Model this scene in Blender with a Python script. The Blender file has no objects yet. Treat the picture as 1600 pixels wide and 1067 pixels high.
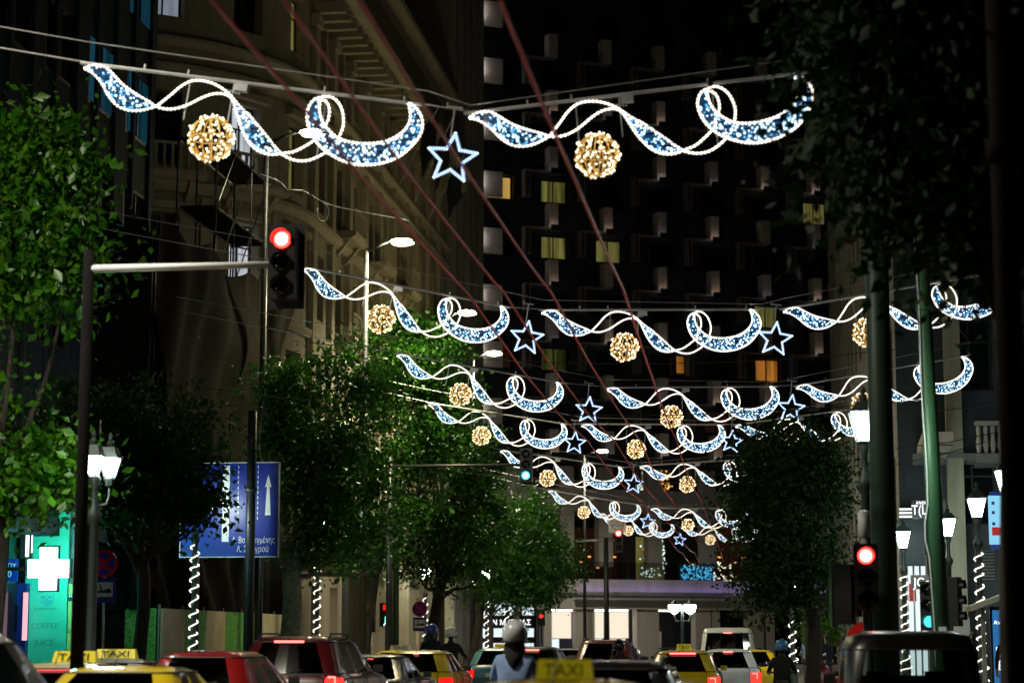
import bpy, bmesh, math, random
from mathutils import Vector, Matrix, Quaternion
import numpy as np

random.seed(7)
RNG = np.random.default_rng(11)
S = bpy.context.scene
COL = S.collection
PI = math.pi
R = math.radians

# ------------------------------------------------------------------ camera
FPX, CX, CY, HOR = 3200.0, 800.0, 533.5, 1000.0
CAMZ = 1.75
YAW = math.atan(400 / FPX)
PITCH = math.atan((HOR - CY) / FPX)
cam_d = bpy.data.cameras.new('camera')
cam = bpy.data.objects.new('camera', cam_d)
COL.objects.link(cam)
cam.location = (0, 0, CAMZ)
cam.rotation_euler = (PI / 2 + PITCH, 0, YAW)
cam_d.sensor_width = 36
cam_d.lens = FPX / 1600 * 36
cam_d.clip_end = 1500
cam_d.dof.use_dof = True
cam_d.dof.focus_distance = 50
cam_d.dof.aperture_fstop = 1.35
S.camera = cam
CROT = cam.rotation_euler.to_matrix()

def ray(px, py):
    return CROT @ Vector(((px - CX) / FPX, (CY - py) / FPX, -1.0))

def at(px, py, Y):
    d = ray(px, py)
    t = Y / d.y
    return Vector((d.x * t, Y, CAMZ + d.z * t))

def gx(px, Y):
    return at(px, HOR, Y).x

def hz(px, py, Y):
    return at(px, py, Y).z

# ------------------------------------------------------------------ world, night sky
W = bpy.data.worlds.new('World')
S.world = W
W.use_nodes = True
nt = W.node_tree
bg = nt.nodes['Background']
sky = nt.nodes.new('ShaderNodeTexSky')
sky.sky_type = 'NISHITA'
sky.sun_disc = False
sky.sun_elevation = R(-4)
sky.sun_rotation = R(120)
nt.links.new(sky.outputs[0], bg.inputs[0])
bg.inputs[1].default_value = 0.05
S.view_settings.view_transform = 'Standard'
S.view_settings.look = 'None'
S.view_settings.exposure = 0.0
S.view_settings.gamma = 1.0
S.cycles.use_denoising = True
S.cycles.max_bounces = 5
S.cycles.diffuse_bounces = 2
S.cycles.glossy_bounces = 3
S.cycles.transparent_max_bounces = 12
S.cycles.sample_clamp_indirect = 2.0
S.cycles.sample_clamp_direct = 40.0
S.cycles.caustics_reflective = False
S.cycles.caustics_refractive = False

# ------------------------------------------------------------------ materials
MATS = {}

def mat(name, col, rough=0.6, metal=0.0, var=0.25, scale=3.0, bump=0.15, emit=None, es=0.0, spec=0.5, coat=0.0,
        noisy=True, sample=True, streak=False, trans=0.0):
    m = bpy.data.materials.new(name)
    m.use_nodes = True
    n = m.node_tree
    b = n.nodes['Principled BSDF']
    c = (*col, 1.0)
    b.inputs['Base Color'].default_value = c
    b.inputs['Roughness'].default_value = rough
    b.inputs['Metallic'].default_value = metal
    b.inputs['Specular IOR Level'].default_value = spec
    b.inputs['Coat Weight'].default_value = coat
    if trans:
        b.inputs['Transmission Weight'].default_value = trans
    if emit:
        b.inputs['Emission Color'].default_value = (*emit, 1.0)
        b.inputs['Emission Strength'].default_value = es
    if noisy:
        tc = n.nodes.new('ShaderNodeTexCoord')
        mp = n.nodes.new('ShaderNodeMapping')
        mp.inputs['Scale'].default_value = (1, 1, 0.15) if streak else (1, 1, 1)
        n.links.new(tc.outputs['Object'], mp.inputs[0])
        no = n.nodes.new('ShaderNodeTexNoise')
        no.inputs['Scale'].default_value = scale
        no.inputs['Detail'].default_value = 5
        no.inputs['Roughness'].default_value = 0.62
        n.links.new(mp.outputs[0], no.inputs['Vector'])
        cr = n.nodes.new('ShaderNodeValToRGB')
        cr.color_ramp.elements[0].position = 0.3
        cr.color_ramp.elements[1].position = 0.72
        cr.color_ramp.elements[0].color = (*[max(0, x * (1 - var)) for x in col], 1)
        cr.color_ramp.elements[1].color = (*[min(1, x * (1 + var)) for x in col], 1)
        n.links.new(no.outputs['Fac'], cr.inputs[0])
        n.links.new(cr.outputs[0], b.inputs['Base Color'])
        if bump:
            bp = n.nodes.new('ShaderNodeBump')
            bp.inputs['Strength'].default_value = bump
            bp.inputs['Distance'].default_value = 0.02
            n.links.new(no.outputs['Fac'], bp.inputs['Height'])
            n.links.new(bp.outputs[0], b.inputs['Normal'])
    if not sample:
        m.cycles.emission_sampling = 'NONE'
    MATS[name] = m
    return m

def glow(name, col, strength, sample=True):
    m = bpy.data.materials.new(name)
    m.use_nodes = True
    n = m.node_tree
    n.nodes.clear()
    o = n.nodes.new('ShaderNodeOutputMaterial')
    e = n.nodes.new('ShaderNodeEmission')
    e.inputs[0].default_value = (*col, 1)
    e.inputs[1].default_value = strength
    n.links.new(e.outputs[0], o.inputs[0])
    if not sample:
        m.cycles.emission_sampling = 'NONE'
    MATS[name] = m
    return m

def curtain(name, col, strength, scale=2.6):
    m = glow(name, col, strength)
    n = m.node_tree
    e = [x for x in n.nodes if x.type == 'EMISSION'][0]
    tc = n.nodes.new('ShaderNodeTexCoord')
    mp = n.nodes.new('ShaderNodeMapping')
    mp.inputs['Scale'].default_value = (scale, scale, scale * .06)
    no = n.nodes.new('ShaderNodeTexNoise')
    no.inputs['Scale'].default_value = 1.0
    no.inputs['Detail'].default_value = 3
    mr = n.nodes.new('ShaderNodeMapRange')
    mr.inputs['From Min'].default_value = .3
    mr.inputs['From Max'].default_value = .7
    mr.inputs['To Min'].default_value = strength * .2
    mr.inputs['To Max'].default_value = strength * 1.6
    n.links.new(tc.outputs['Object'], mp.inputs[0])
    n.links.new(mp.outputs[0], no.inputs['Vector'])
    n.links.new(no.outputs['Fac'], mr.inputs[0])
    n.links.new(mr.outputs[0], e.inputs[1])
    return m

def glass(name, tint=(0.08, 0.09, 0.1), refl=1.0):
    m = bpy.data.materials.new(name)
    m.use_nodes = True
    n = m.node_tree
    n.nodes.clear()
    o = n.nodes.new('ShaderNodeOutputMaterial')
    t = n.nodes.new('ShaderNodeBsdfTransparent')
    t.inputs[0].default_value = (*tint, 1)
    g = n.nodes.new('ShaderNodeBsdfGlossy')
    g.inputs['Roughness'].default_value = 0.04
    f = n.nodes.new('ShaderNodeFresnel')
    f.inputs[0].default_value = 1.5
    ml = n.nodes.new('ShaderNodeMath')
    ml.operation = 'MULTIPLY'
    ml.inputs[1].default_value = refl
    mx = n.nodes.new('ShaderNodeMixShader')
    n.links.new(f.outputs[0], ml.inputs[0])
    n.links.new(ml.outputs[0], mx.inputs[0])
    n.links.new(t.outputs[0], mx.inputs[1])
    n.links.new(g.outputs[0], mx.inputs[2])
    n.links.new(mx.outputs[0], o.inputs[0])
    MATS[name] = m
    return m

def leafmat(name, c0, c1, rough=0.38):
    m = bpy.data.materials.new(name)
    m.use_nodes = True
    n = m.node_tree
    b = n.nodes['Principled BSDF']
    out = n.nodes['Material Output']
    tc = n.nodes.new('ShaderNodeTexCoord')
    no = n.nodes.new('ShaderNodeTexNoise')
    no.inputs['Scale'].default_value = 1.7
    no.inputs['Detail'].default_value = 6
    n.links.new(tc.outputs['Object'], no.inputs['Vector'])
    cr = n.nodes.new('ShaderNodeValToRGB')
    cr.color_ramp.elements[0].position = 0.35
    cr.color_ramp.elements[1].position = 0.68
    cr.color_ramp.elements[0].color = (*c0, 1)
    cr.color_ramp.elements[1].color = (*c1, 1)
    n.links.new(no.outputs['Fac'], cr.inputs[0])
    n.links.new(cr.outputs[0], b.inputs['Base Color'])
    b.inputs['Roughness'].default_value = rough
    tr = n.nodes.new('ShaderNodeBsdfTranslucent')
    n.links.new(cr.outputs[0], tr.inputs[0])
    mx = n.nodes.new('ShaderNodeMixShader')
    mx.inputs[0].default_value = 0.35
    n.links.new(b.outputs[0], mx.inputs[1])
    n.links.new(tr.outputs[0], mx.inputs[2])
    n.links.new(mx.outputs[0], out.inputs[0])
    MATS[name] = m
    return m

mat('asphalt', (0.045, 0.045, 0.048), 0.75, scale=9, bump=0.5)
mat('paving', (0.22, 0.2, 0.18), 0.8, scale=4, bump=0.3)
mat('kerbstone', (0.3, 0.29, 0.27), 0.8)
mat('lanepaint', (0.7, 0.7, 0.68), 0.6, var=0.15)
mat('stone_warm', (0.27, 0.24, 0.16), 0.85, var=0.22, scale=1.2, streak=True)
mat('stone_trim', (0.34, 0.3, 0.2), 0.85, var=0.18, scale=2)
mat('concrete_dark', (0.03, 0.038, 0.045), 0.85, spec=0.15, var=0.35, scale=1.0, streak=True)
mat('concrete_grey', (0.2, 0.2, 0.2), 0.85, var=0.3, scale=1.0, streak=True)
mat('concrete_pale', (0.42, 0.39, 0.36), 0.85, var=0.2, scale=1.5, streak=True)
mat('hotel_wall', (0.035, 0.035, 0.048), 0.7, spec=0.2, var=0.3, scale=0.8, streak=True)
mat('hotel_fin', (0.6, 0.53, 0.48), 0.8, var=0.15)
mat('hotel_line', (0.17, 0.17, 0.18), 0.6)
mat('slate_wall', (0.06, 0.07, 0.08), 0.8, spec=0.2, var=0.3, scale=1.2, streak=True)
mat('stucco', (0.42, 0.4, 0.3), 0.85, var=0.25, scale=2, streak=True)
mat('frame_dark', (0.02, 0.02, 0.022), 0.5)
mat('frame_pale', (0.45, 0.44, 0.4), 0.6)
mat('pane_dark', (0.01, 0.011, 0.013), 0.08, noisy=False)
mat('net', (0.006, 0.0055, 0.0045), 0.9, spec=0.03, var=0.5, scale=1.5, bump=0.6)
mat('tube_steel', (0.12, 0.12, 0.12), 0.5, metal=0.6)
mat('pole_grey', (0.3, 0.31, 0.3), 0.5, metal=0.4, streak=True)
mat('pole_dark', (0.018, 0.022, 0.025), 0.45, streak=True)
mat('pole_green', (0.045, 0.13, 0.06), 0.45, streak=True)
mat('pole_green_dark', (0.02, 0.045, 0.03), 0.5, streak=True)
mat('galvanised', (0.45, 0.46, 0.47), 0.4, metal=0.5)
mat('black_plastic', (0.012, 0.012, 0.013), 0.4)
mat('black_matte', (0.008, 0.008, 0.008), 0.9, spec=0.05)
mat('lamp_iron', (0.035, 0.05, 0.045), 0.45)
mat('bark', (0.035, 0.028, 0.022), 0.95, var=0.5, scale=9, bump=0.9, streak=True)
mat('bark_pale', (0.2, 0.18, 0.14), 0.9, var=0.5, scale=6, bump=0.6)
mat('sign_blue', (0.005, 0.03, 0.3), 0.35, var=0.06, bump=0.02)
mat('sign_white', (0.75, 0.78, 0.8), 0.4, var=0.05, bump=0.0)
mat('sign_red', (0.6, 0.012, 0.01), 0.35, var=0.06, bump=0.0)
mat('sign_nopark_blue', (0.02, 0.03, 0.55), 0.35, var=0.06, bump=0.0)
mat('teal_board', (0.04, 0.55, 0.42), 0.5, var=0.08)
mat('lime_board', (0.45, 0.6, 0.2), 0.5, var=0.1)
mat('teal_ink', (0.02, 0.3, 0.26), 0.5, bump=0)
mat('owl_blue', (0.05, 0.42, 0.5), 0.5, bump=0)
mat('navy_panel', (0.005, 0.02, 0.2), 0.4)
mat('hoarding', (0.3, 0.26, 0.16), 0.7, var=0.25, scale=1.2)
mat('hedge_print', (0.06, 0.25, 0.03), 0.6, var=0.8, scale=14, bump=0.5)
mat('white_pillar', (0.6, 0.65, 0.68), 0.6, streak=True)
mat('wire_copper', (0.95, 0.05, 0.03), 0.38, metal=0.0, var=0.3, scale=1.2, bump=0, spec=0.1)
mat('wire_dark', (0.02, 0.02, 0.02), 0.6)
mat('wire_steel', (0.5, 0.5, 0.5), 0.35, metal=0.7)
mat('net_blue_glow', (0.01, 0.06, 0.16), 0.5, emit=(0.02, 0.16, 0.42), es=0.28, sample=False, noisy=False)  # faint emission paints the blue LED glow onto the net
mat('wire_gold_glow', (0.5, 0.3, 0.06), 0.4, emit=(1.0, 0.55, 0.14), es=0.4, sample=False, noisy=False)  # emission paints the bulbs' golden light onto the wires
glow('rope_warm', (1.0, 0.93, 0.82), 3.2, False)
glow('rope_core', (1.0, 0.82, 0.6), 2.0, False)
glow('rope_blue', (0.78, 0.88, 1.0), 2.8, False)
glow('rope_blue_core', (0.2, 0.4, 1.0), 1.5, False)
glow('led_white', (0.62, 0.86, 1.0), 2.8, False)
glow('led_cyan', (0.12, 0.5, 0.95), 1.5, False)
glow('bulb_gold', (1.0, 0.84, 0.56), 3.4, False)
glow('bulb_amber', (1.0, 0.5, 0.1), 1.4, False)
glow('rope_post', (1.0, 0.93, 0.8), 2.2, False)
glow('lantern_glow', (0.84, 1.0, 0.9), 80)
glow('lantern_glow_soft', (0.95, 1.0, 0.9), 55)
glow('led_head', (1.0, 0.88, 0.5), 4500)
glow('led_bulge', (1.0, 0.92, 0.6), 60)
glow('led_head_added', (1.0, 0.92, 0.72), 6000)  # panel of the added road lamp out of view
glow('led_head_dim', (1.0, 0.9, 0.55), 350)
glow('led_bulge_wide', (1.0, 0.84, 0.42), 330)  # stronger side glow, added to light the corner building front
glow('led_head_far', (1.0, 0.92, 0.66), 3500)
glow('cross_glow', (0.22, 1.0, 0.82), 30)
glow('signal_red', (1.0, 0.008, 0.006), 40)
glow('signal_red_hot', (1.0, 0.45, 0.4), 9)  # paints the white-hot centre of a lit lens
glow('signal_green', (0.02, 0.55, 1.0), 5)
glow('signal_green_hot', (0.5, 0.95, 1.0), 6)
glow('signal_green_dim', (0.1, 0.8, 0.8), 1.2)
glow('walk_green', (0.4, 1.0, 0.8), 3)
glow('tail_bright', (1.0, 0.014, 0.01), 5)
glow('tail_dim', (1.0, 0.014, 0.01), 1.2)
glow('tail_core', (1.0, 0.12, 0.1), 5)
glow('amber_glow', (1.0, 0.4, 0.08), 2.0)
glow('shop_white', (1.0, 0.93, 0.8), 14)
glow('shop_cream', (1.0, 0.86, 0.68), 1.0)
glow('shop_cold', (0.8, 0.95, 1.0), 1.1)
curtain('window_amber', (1.0, 0.6, 0.14), 0.42)
curtain('window_lime', (0.8, 0.74, 0.2), 0.13)
curtain('window_lime_dim', (0.6, 0.7, 0.16), 0.05)
curtain('window_lime_hi', (0.8, 0.9, 0.3), 0.75)
curtain('window_pale', (0.85, 0.92, 1.0), 0.62)
curtain('window_pale_dim', (0.7, 0.78, 0.95), 0.25)
curtain('window_blue', (0.06, 0.38, 0.6), 0.08)
curtain('window_orange', (1.0, 0.36, 0.05), 0.28)
glow('window_red_dim', (0.3, 0.1, 0.06), 0.04)
glow('curtain_gold', (1.0, 0.6, 0.12), 0.25)
glow('strip_white', (1.0, 0.96, 0.9), 9)
glow('fin_fill', (1.0, 0.78, 0.62), 6.5)  # added light for the balcony fins
glow('fin_fill_dim', (0.8, 0.75, 0.9), 2.5)
glow('strip_violet', (0.4, 0.27, 1.0), 6)
glow('fairy_white', (0.75, 1.0, 0.9), 1.6, False)
glow('fairy_blue', (0.12, 0.62, 1.0), 1.5, False)
glow('poster_blue', (0.05, 0.3, 0.75), 0.5)
glow('poster_cyan', (0.3, 0.75, 1.0), 0.9)
glow('letter_white', (0.95, 0.97, 1.0), 2.0)
glow('pink_strip', (1.0, 0.55, 0.65), 1.0)
glass('car_glass', (0.10, 0.10, 0.11), 1.5)
glass('clear_glass', (0.75, 0.8, 0.78), 1.0)
glass('rail_glass', (0.7, 0.72, 0.75), 1.2)
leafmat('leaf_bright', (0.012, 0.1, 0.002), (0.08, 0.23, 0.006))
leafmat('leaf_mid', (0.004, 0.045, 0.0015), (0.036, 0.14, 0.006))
leafmat('leaf_shaded', (0.003, 0.026, 0.0015), (0.016, 0.065, 0.003), 0.62)  # leaf green darkened to stand for shade
leafmat('leaf_unlit', (0.0015, 0.012, 0.001), (0.007, 0.03, 0.002), 0.8)  # leaf green near black, the lack of light put into its colour
for nm, c in dict(yellow=(0.78, 0.56, 0.01), cream=(0.62, 0.5, 0.28), red=(0.26, 0.008, 0.008), maroon=(0.07, 0.005, 0.006),
                  black=(0.008, 0.008, 0.009), white=(0.7, 0.72, 0.78), silver=(0.42, 0.43, 0.45), grey=(0.09, 0.085, 0.085),
                  teal=(0.03, 0.14, 0.2), jeep=(0.004, 0.004, 0.004)).items():
    mat('paint_' + nm, c, 0.32, var=0.06, scale=2, bump=0.0, coat=1.0 if nm != 'jeep' else 0.1)
mat('trim_black', (0.012, 0.012, 0.012), 0.55)
mat('tyre', (0.012, 0.012, 0.012), 0.9)
mat('rim', (0.4, 0.4, 0.42), 0.3, metal=0.9)
mat('seat_cloth', (0.02, 0.02, 0.02), 0.95)
mat('plate', (0.7, 0.7, 0.68), 0.5)
mat('taxi_yellow', (0.75, 0.62, 0.02), 0.4, emit=(0.8, 0.66, 0.02), es=0.16)
mat('taxi_white', (0.75, 0.75, 0.72), 0.4)
mat('taxi_ink', (0.01, 0.015, 0.02), 0.5, bump=0)
mat('chrome', (0.7, 0.7, 0.72), 0.12, metal=1.0, noisy=False)
mat('skin', (0.45, 0.27, 0.19), 0.55)
mat('hair', (0.012, 0.009, 0.007), 0.6)
mat('shirt_blue', (0.3, 0.45, 0.78), 0.85, scale=8)
mat('cloth_black', (0.01, 0.01, 0.011), 0.9, scale=8)
mat('cloth_navy', (0.012, 0.016, 0.035), 0.9, scale=8)
mat('cloth_denim', (0.03, 0.045, 0.09), 0.9, scale=8)
mat('pack_yellow', (0.45, 0.4, 0.06), 0.8, scale=6)
mat('helmet_white', (0.62, 0.66, 0.72), 0.25, var=0.35, scale=7, bump=0, coat=0.6)
mat('helmet_blue', (0.05, 0.07, 0.3), 0.25, var=0.7, scale=9, bump=0, coat=0.6)
mat('helmet_sky', (0.06, 0.26, 0.5), 0.25, var=0.4, scale=9, bump=0, coat=0.6)
mat('helmet_black', (0.01, 0.01, 0.01), 0.2, bump=0, coat=0.8)
mat('scooter_red', (0.25, 0.01, 0.01), 0.3, bump=0, coat=0.8)
mat('scooter_dark', (0.02, 0.02, 0.022), 0.35, bump=0, coat=0.5)
mat('scooter_blue', (0.02, 0.06, 0.2), 0.3, bump=0, coat=0.8)
M = MATS

# ------------------------------------------------------------------ mesh helpers
class MB:
    def __init__(self):
        self.v, self.f = [], []

    def add(self, vs, fs):
        b = len(self.v)
        self.v += [tuple(v) for v in vs]
        self.f += [tuple(b + i for i in f) for f in fs]
        return self

    def box(self, c, s, rz=0.0, taper=1.0):
        hx, hy, hz_ = s[0] / 2, s[1] / 2, s[2] / 2
        ca, sa = math.cos(rz), math.sin(rz)
        vs = []
        for z, k in ((-hz_, 1.0), (hz_, taper)):
            for x, y in ((-hx, -hy), (hx, -hy), (hx, hy), (-hx, hy)):
                x, y = x * k, y * k
                vs.append((c[0] + x * ca - y * sa, c[1] + x * sa + y * ca, c[2] + z))
        return self.add(vs, [(3, 2, 1, 0), (4, 5, 6, 7), (0, 1, 5, 4), (1, 2, 6, 5), (2, 3, 7, 6), (3, 0, 4, 7)])

    def tube(self, pts, r, n=8, closed=False, cap=True):
        pts = [Vector(p) for p in pts]
        m = len(pts)
        if not hasattr(r, '__len__'):
            r = [r] * m
        base = len(self.v)
        prev = None
        for i, p in enumerate(pts):
            if closed:
                t = pts[(i + 1) % m] - pts[i - 1]
            else:
                t = pts[min(i + 1, m - 1)] - pts[max(i - 1, 0)]
            if t.length < 1e-9:
                t = Vector((0, 0, 1))
            t.normalize()
            if prev is None:
                a = Vector((0, 0, 1)) if abs(t.z) < 0.9 else Vector((1, 0, 0))
                u = t.cross(a).normalized()
            else:
                u = (prev - t * prev.dot(t))
                u = u.normalized() if u.length > 1e-6 else t.orthogonal().normalized()
            w = t.cross(u)
            prev = u
            for k in range(n):
                a = 2 * PI * k / n
                self.v.append(tuple(p + (u * math.cos(a) + w * math.sin(a)) * r[i]))
        rng = m if closed else m - 1
        for i in range(rng):
            j = (i + 1) % m
            for k in range(n):
                l = (k + 1) % n
                self.f.append((base + i * n + k, base + i * n + l, base + j * n + l, base + j * n + k))
        if cap and not closed:
            self.f.append(tuple(base + k for k in range(n - 1, -1, -1)))
            self.f.append(tuple(base + (m - 1) * n + k for k in range(n)))
        return self

    def lathe(self, prof, c=(0, 0, 0), n=12):
        base = len(self.v)
        for r, z in prof:
            for k in range(n):
                a = 2 * PI * k / n
                self.v.append((c[0] + r * math.cos(a), c[1] + r * math.sin(a), c[2] + z))
        for i in range(len(prof) - 1):
            for k in range(n):
                l = (k + 1) % n
                self.f.append((base + i * n + k, base + i * n + l, base + (i + 1) * n + l, base + (i + 1) * n + k))
        self.f.append(tuple(base + k for k in range(n - 1, -1, -1)))
        self.f.append(tuple(base + (len(prof) - 1) * n + k for k in range(n)))
        return self

    def octa(self, c, r):
        x, y, z = c
        return self.add([(x + r, y, z), (x - r, y, z), (x, y + r, z), (x, y - r, z), (x, y, z + r), (x, y, z - r)],
                        [(0, 2, 4), (2, 1, 4), (1, 3, 4), (3, 0, 4), (2, 0, 5), (1, 2, 5), (3, 1, 5), (0, 3, 5)])

    def ball(self, c, r, nu=8, nv=5, sc=(1, 1, 1)):
        base = len(self.v)
        for j in range(1, nv):
            t = PI * j / nv
            for i in range(nu):
                a = 2 * PI * i / nu
                self.v.append((c[0] + r * sc[0] * math.sin(t) * math.cos(a), c[1] + r * sc[1] * math.sin(t) * math.sin(a), c[2] + r * sc[2] * math.cos(t)))
        top = len(self.v)
        self.v.append((c[0], c[1], c[2] + r * sc[2]))
        self.v.append((c[0], c[1], c[2] - r * sc[2]))
        for j in range(nv - 2):
            for i in range(nu):
                k = (i + 1) % nu
                self.f.append((base + j * nu + i, base + (j + 1) * nu + i, base + (j + 1) * nu + k, base + j * nu + k))
        for i in range(nu):
            k = (i + 1) % nu
            self.f.append((top, base + i, base + k))
            self.f.append((top + 1, base + (nv - 2) * nu + k, base + (nv - 2) * nu + i))
        return self

    def prism(self, poly, axis='y', d0=0.0, d1=0.05):
        n = len(poly)
        def P(a, b, d):
            return (a, d, b) if axis == 'y' else ((d, a, b) if axis == 'x' else (a, b, d))
        vs = [P(a, b, d0) for a, b in poly] + [P(a, b, d1) for a, b in poly]
        fs = [tuple(range(n)), tuple(range(2 * n - 1, n - 1, -1))]
        for i in range(n):
            j = (i + 1) % n
            fs.append((i, n + i, n + j, j))
        return self.add(vs, fs)

    def mesh(self, name):
        me = bpy.data.meshes.new(name)
        me.from_pydata(self.v, [], self.f)
        me.update()
        return me

    def build(self, name, material, parent=None, smooth=False, loc=None):
        return part(name, self.mesh(name), material, parent, smooth, loc)

def part(name, me, material, parent=None, smooth=False, loc=None):
    o = bpy.data.objects.new(name, me)
    COL.objects.link(o)
    if material is not None:
        me.materials.append(M[material] if isinstance(material, str) else material)
    if smooth:
        me.polygons.foreach_set('use_smooth', [True] * len(me.polygons))
    if parent is not None:
        o.parent = parent
    if loc is not None:
        o.location = loc
    return o

def tag(o, label, cat, group=None):
    o['label'] = label
    o['category'] = cat
    if group:
        o['group'] = group
    return o

def thing(name, label, cat, loc=(0, 0, 0), rz=0.0, group=None):
    o = bpy.data.objects.new(name, None)
    o.empty_display_size = 0.2
    COL.objects.link(o)
    o.location = loc
    o.rotation_euler = (0, 0, rz)
    return tag(o, label, cat, group)

def structure(o):
    o['kind'] = 'structure'
    return o

def copy_tree(root, label=None):
    def rec(o, par):
        c = o.copy()
        COL.objects.link(c)
        c.parent = par
        for ch in o.children:
            rec(ch, c)
        return c
    r = rec(root, None)
    if label:
        r['label'] = label
    return r

def text_mesh(body, size, depth=0.004, align='CENTER', space=1.0):
    cu = bpy.data.curves.new('lettering', 'FONT')
    cu.body = body
    cu.size = size
    cu.extrude = depth
    cu.align_x = align
    cu.align_y = 'CENTER'
    cu.space_character = space
    cu.resolution_u = 3
    o = bpy.data.objects.new('lettering', cu)
    COL.objects.link(o)
    dg = bpy.context.evaluated_depsgraph_get()
    me = bpy.data.meshes.new_from_object(o.evaluated_get(dg))
    bpy.data.objects.remove(o)
    bpy.data.curves.remove(cu)
    me.materials.clear()
    return me

def text(body, size, material, parent, loc, rz=0.0, space=1.0, sx=1.0, name='lettering', align='CENTER'):
    o = part(name, text_mesh(body, size, space=space, align=align), material, parent)
    o.location = loc
    o.rotation_euler = (PI / 2, 0, rz)
    o.scale = (sx, 1, 1)
    return o

# smooth curve through points (Catmull-Rom)
def spline(pts, step):
    pts = [Vector(p) for p in pts]
    out = []
    n = len(pts)
    for i in range(n - 1):
        p0, p1, p2, p3 = pts[max(i - 1, 0)], pts[i], pts[i + 1], pts[min(i + 2, n - 1)]
        k = max(2, int((p2 - p1).length / (step * 0.5)))
        for j in range(k):
            t = j / k
            out.append(0.5 * ((2 * p1) + (p2 - p0) * t + (2 * p0 - 5 * p1 + 4 * p2 - p3) * t * t + (3 * p1 - p0 - 3 * p2 + p3) * t ** 3))
    out.append(pts[-1])
    # resample
    res = [out[0]]
    acc = 0.0
    for a, b in zip(out, out[1:]):
        L = (b - a).length
        while acc + L >= step:
            t = (step - acc) / L
            a = a + (b - a) * t
            L = (b - a).length
            res.append(a.copy())
            acc = 0.0
        acc += L
    return res

def fit(o, w):
    xs = [v.co.x for v in o.data.vertices]
    o.scale.x = w / (max(xs) - min(xs))
    return o

# ================================================================== THE SETTING
KL, KR = -11.4, 0.5          # kerb lines of the avenue
def sheet(name, x0, x1, y0, y1, z, m, z0=None):
    mb = MB()
    if z0 is None:
        mb.add([(x0, y0, z), (x1, y0, z), (x1, y1, z), (x0, y1, z)], [(0, 1, 2, 3)])
    else:
        mb.box(((x0 + x1) / 2, (y0 + y1) / 2, (z + z0) / 2), (x1 - x0, y1 - y0, z - z0))
    return structure(mb.build(name, m))
sheet('ground', -400, 400, -200, 700, -0.02, 'paving')
sheet('road', KL, KR, -40, 165, 0.0, 'asphalt')
sheet('parking_bay', KR, 3.1, -40, 30, 0.0, 'asphalt')
sheet('pavement_left', -30, KL - 0.2, -40, 140, 0.14, 'paving', -0.01)
sheet('kerb_left', KL - 0.2, KL, -40, 140, 0.15, 'kerbstone', -0.01)
sheet('pavement_right', KR + 0.2, 40, 30.2, 140, 0.14, 'paving', -0.01)
sheet('kerb_right', KR, KR + 0.2, 30, 140, 0.15, 'kerbstone', -0.01)
for i in range(4):
    for j in range(16):
        structure(MB().add([(KL + 2.4 * (i + 1) - .06, 6 + 8 * j, .004), (KL + 2.4 * (i + 1) + .06, 6 + 8 * j, .004), (KL + 2.4 * (i + 1) + .06, 9 + 8 * j, .004), (KL + 2.4 * (i + 1) - .06, 9 + 8 * j, .004)], [(0, 1, 2, 3)]).build('lane_marking', 'lanepaint'))

# ------------------------------------------------------------------ facade tools
# a facade is described by a mapping m(s, o, z): s metres along, o metres outwards, z up
def straight(p, q):
    p, q = Vector((*p, 0)), Vector((*q, 0))
    d = (q - p).normalized()
    nrm = Vector((d.y, -d.x, 0))
    return lambda s, o, z: tuple(p + d * s + nrm * o + Vector((0, 0, z)))

def mbox(mb, m, s0, s1, o0, o1, z0, z1, n=1):
    base = len(mb.v)
    for i in range(n + 1):
        s = s0 + (s1 - s0) * i / n
        for o, z in ((o0, z0), (o1, z0), (o1, z1), (o0, z1)):
            mb.v.append(m(s, o, z))
    for i in range(n):
        a, b = base + 4 * i, base + 4 * (i + 1)
        for k in range(4):
            l = (k + 1) % 4
            mb.f.append((a + k, b + k, b + l, a + l))
    mb.f.append((base + 3, base + 2, base + 1, base))
    e = base + 4 * n
    mb.f.append((e, e + 1, e + 2, e + 3))
    return mb

def strip(mb, m, s0, s1, prof, n=1):
    """extrude an (o, z) profile along s"""
    k = len(prof)
    base = len(mb.v)
    for i in range(n + 1):
        s = s0 + (s1 - s0) * i / n
        for o, z in prof:
            mb.v.append(m(s, o, z))
    for i in range(n):
        for j in range(k):
            l = (j + 1) % k
            mb.f.append((base + i * k + j, base + (i + 1) * k + j, base + (i + 1) * k + l, base + i * k + l))
    mb.f.append(tuple(base + j for j in range(k - 1, -1, -1)))
    mb.f.append(tuple(base + n * k + j for j in range(k)))
    return mb

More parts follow.
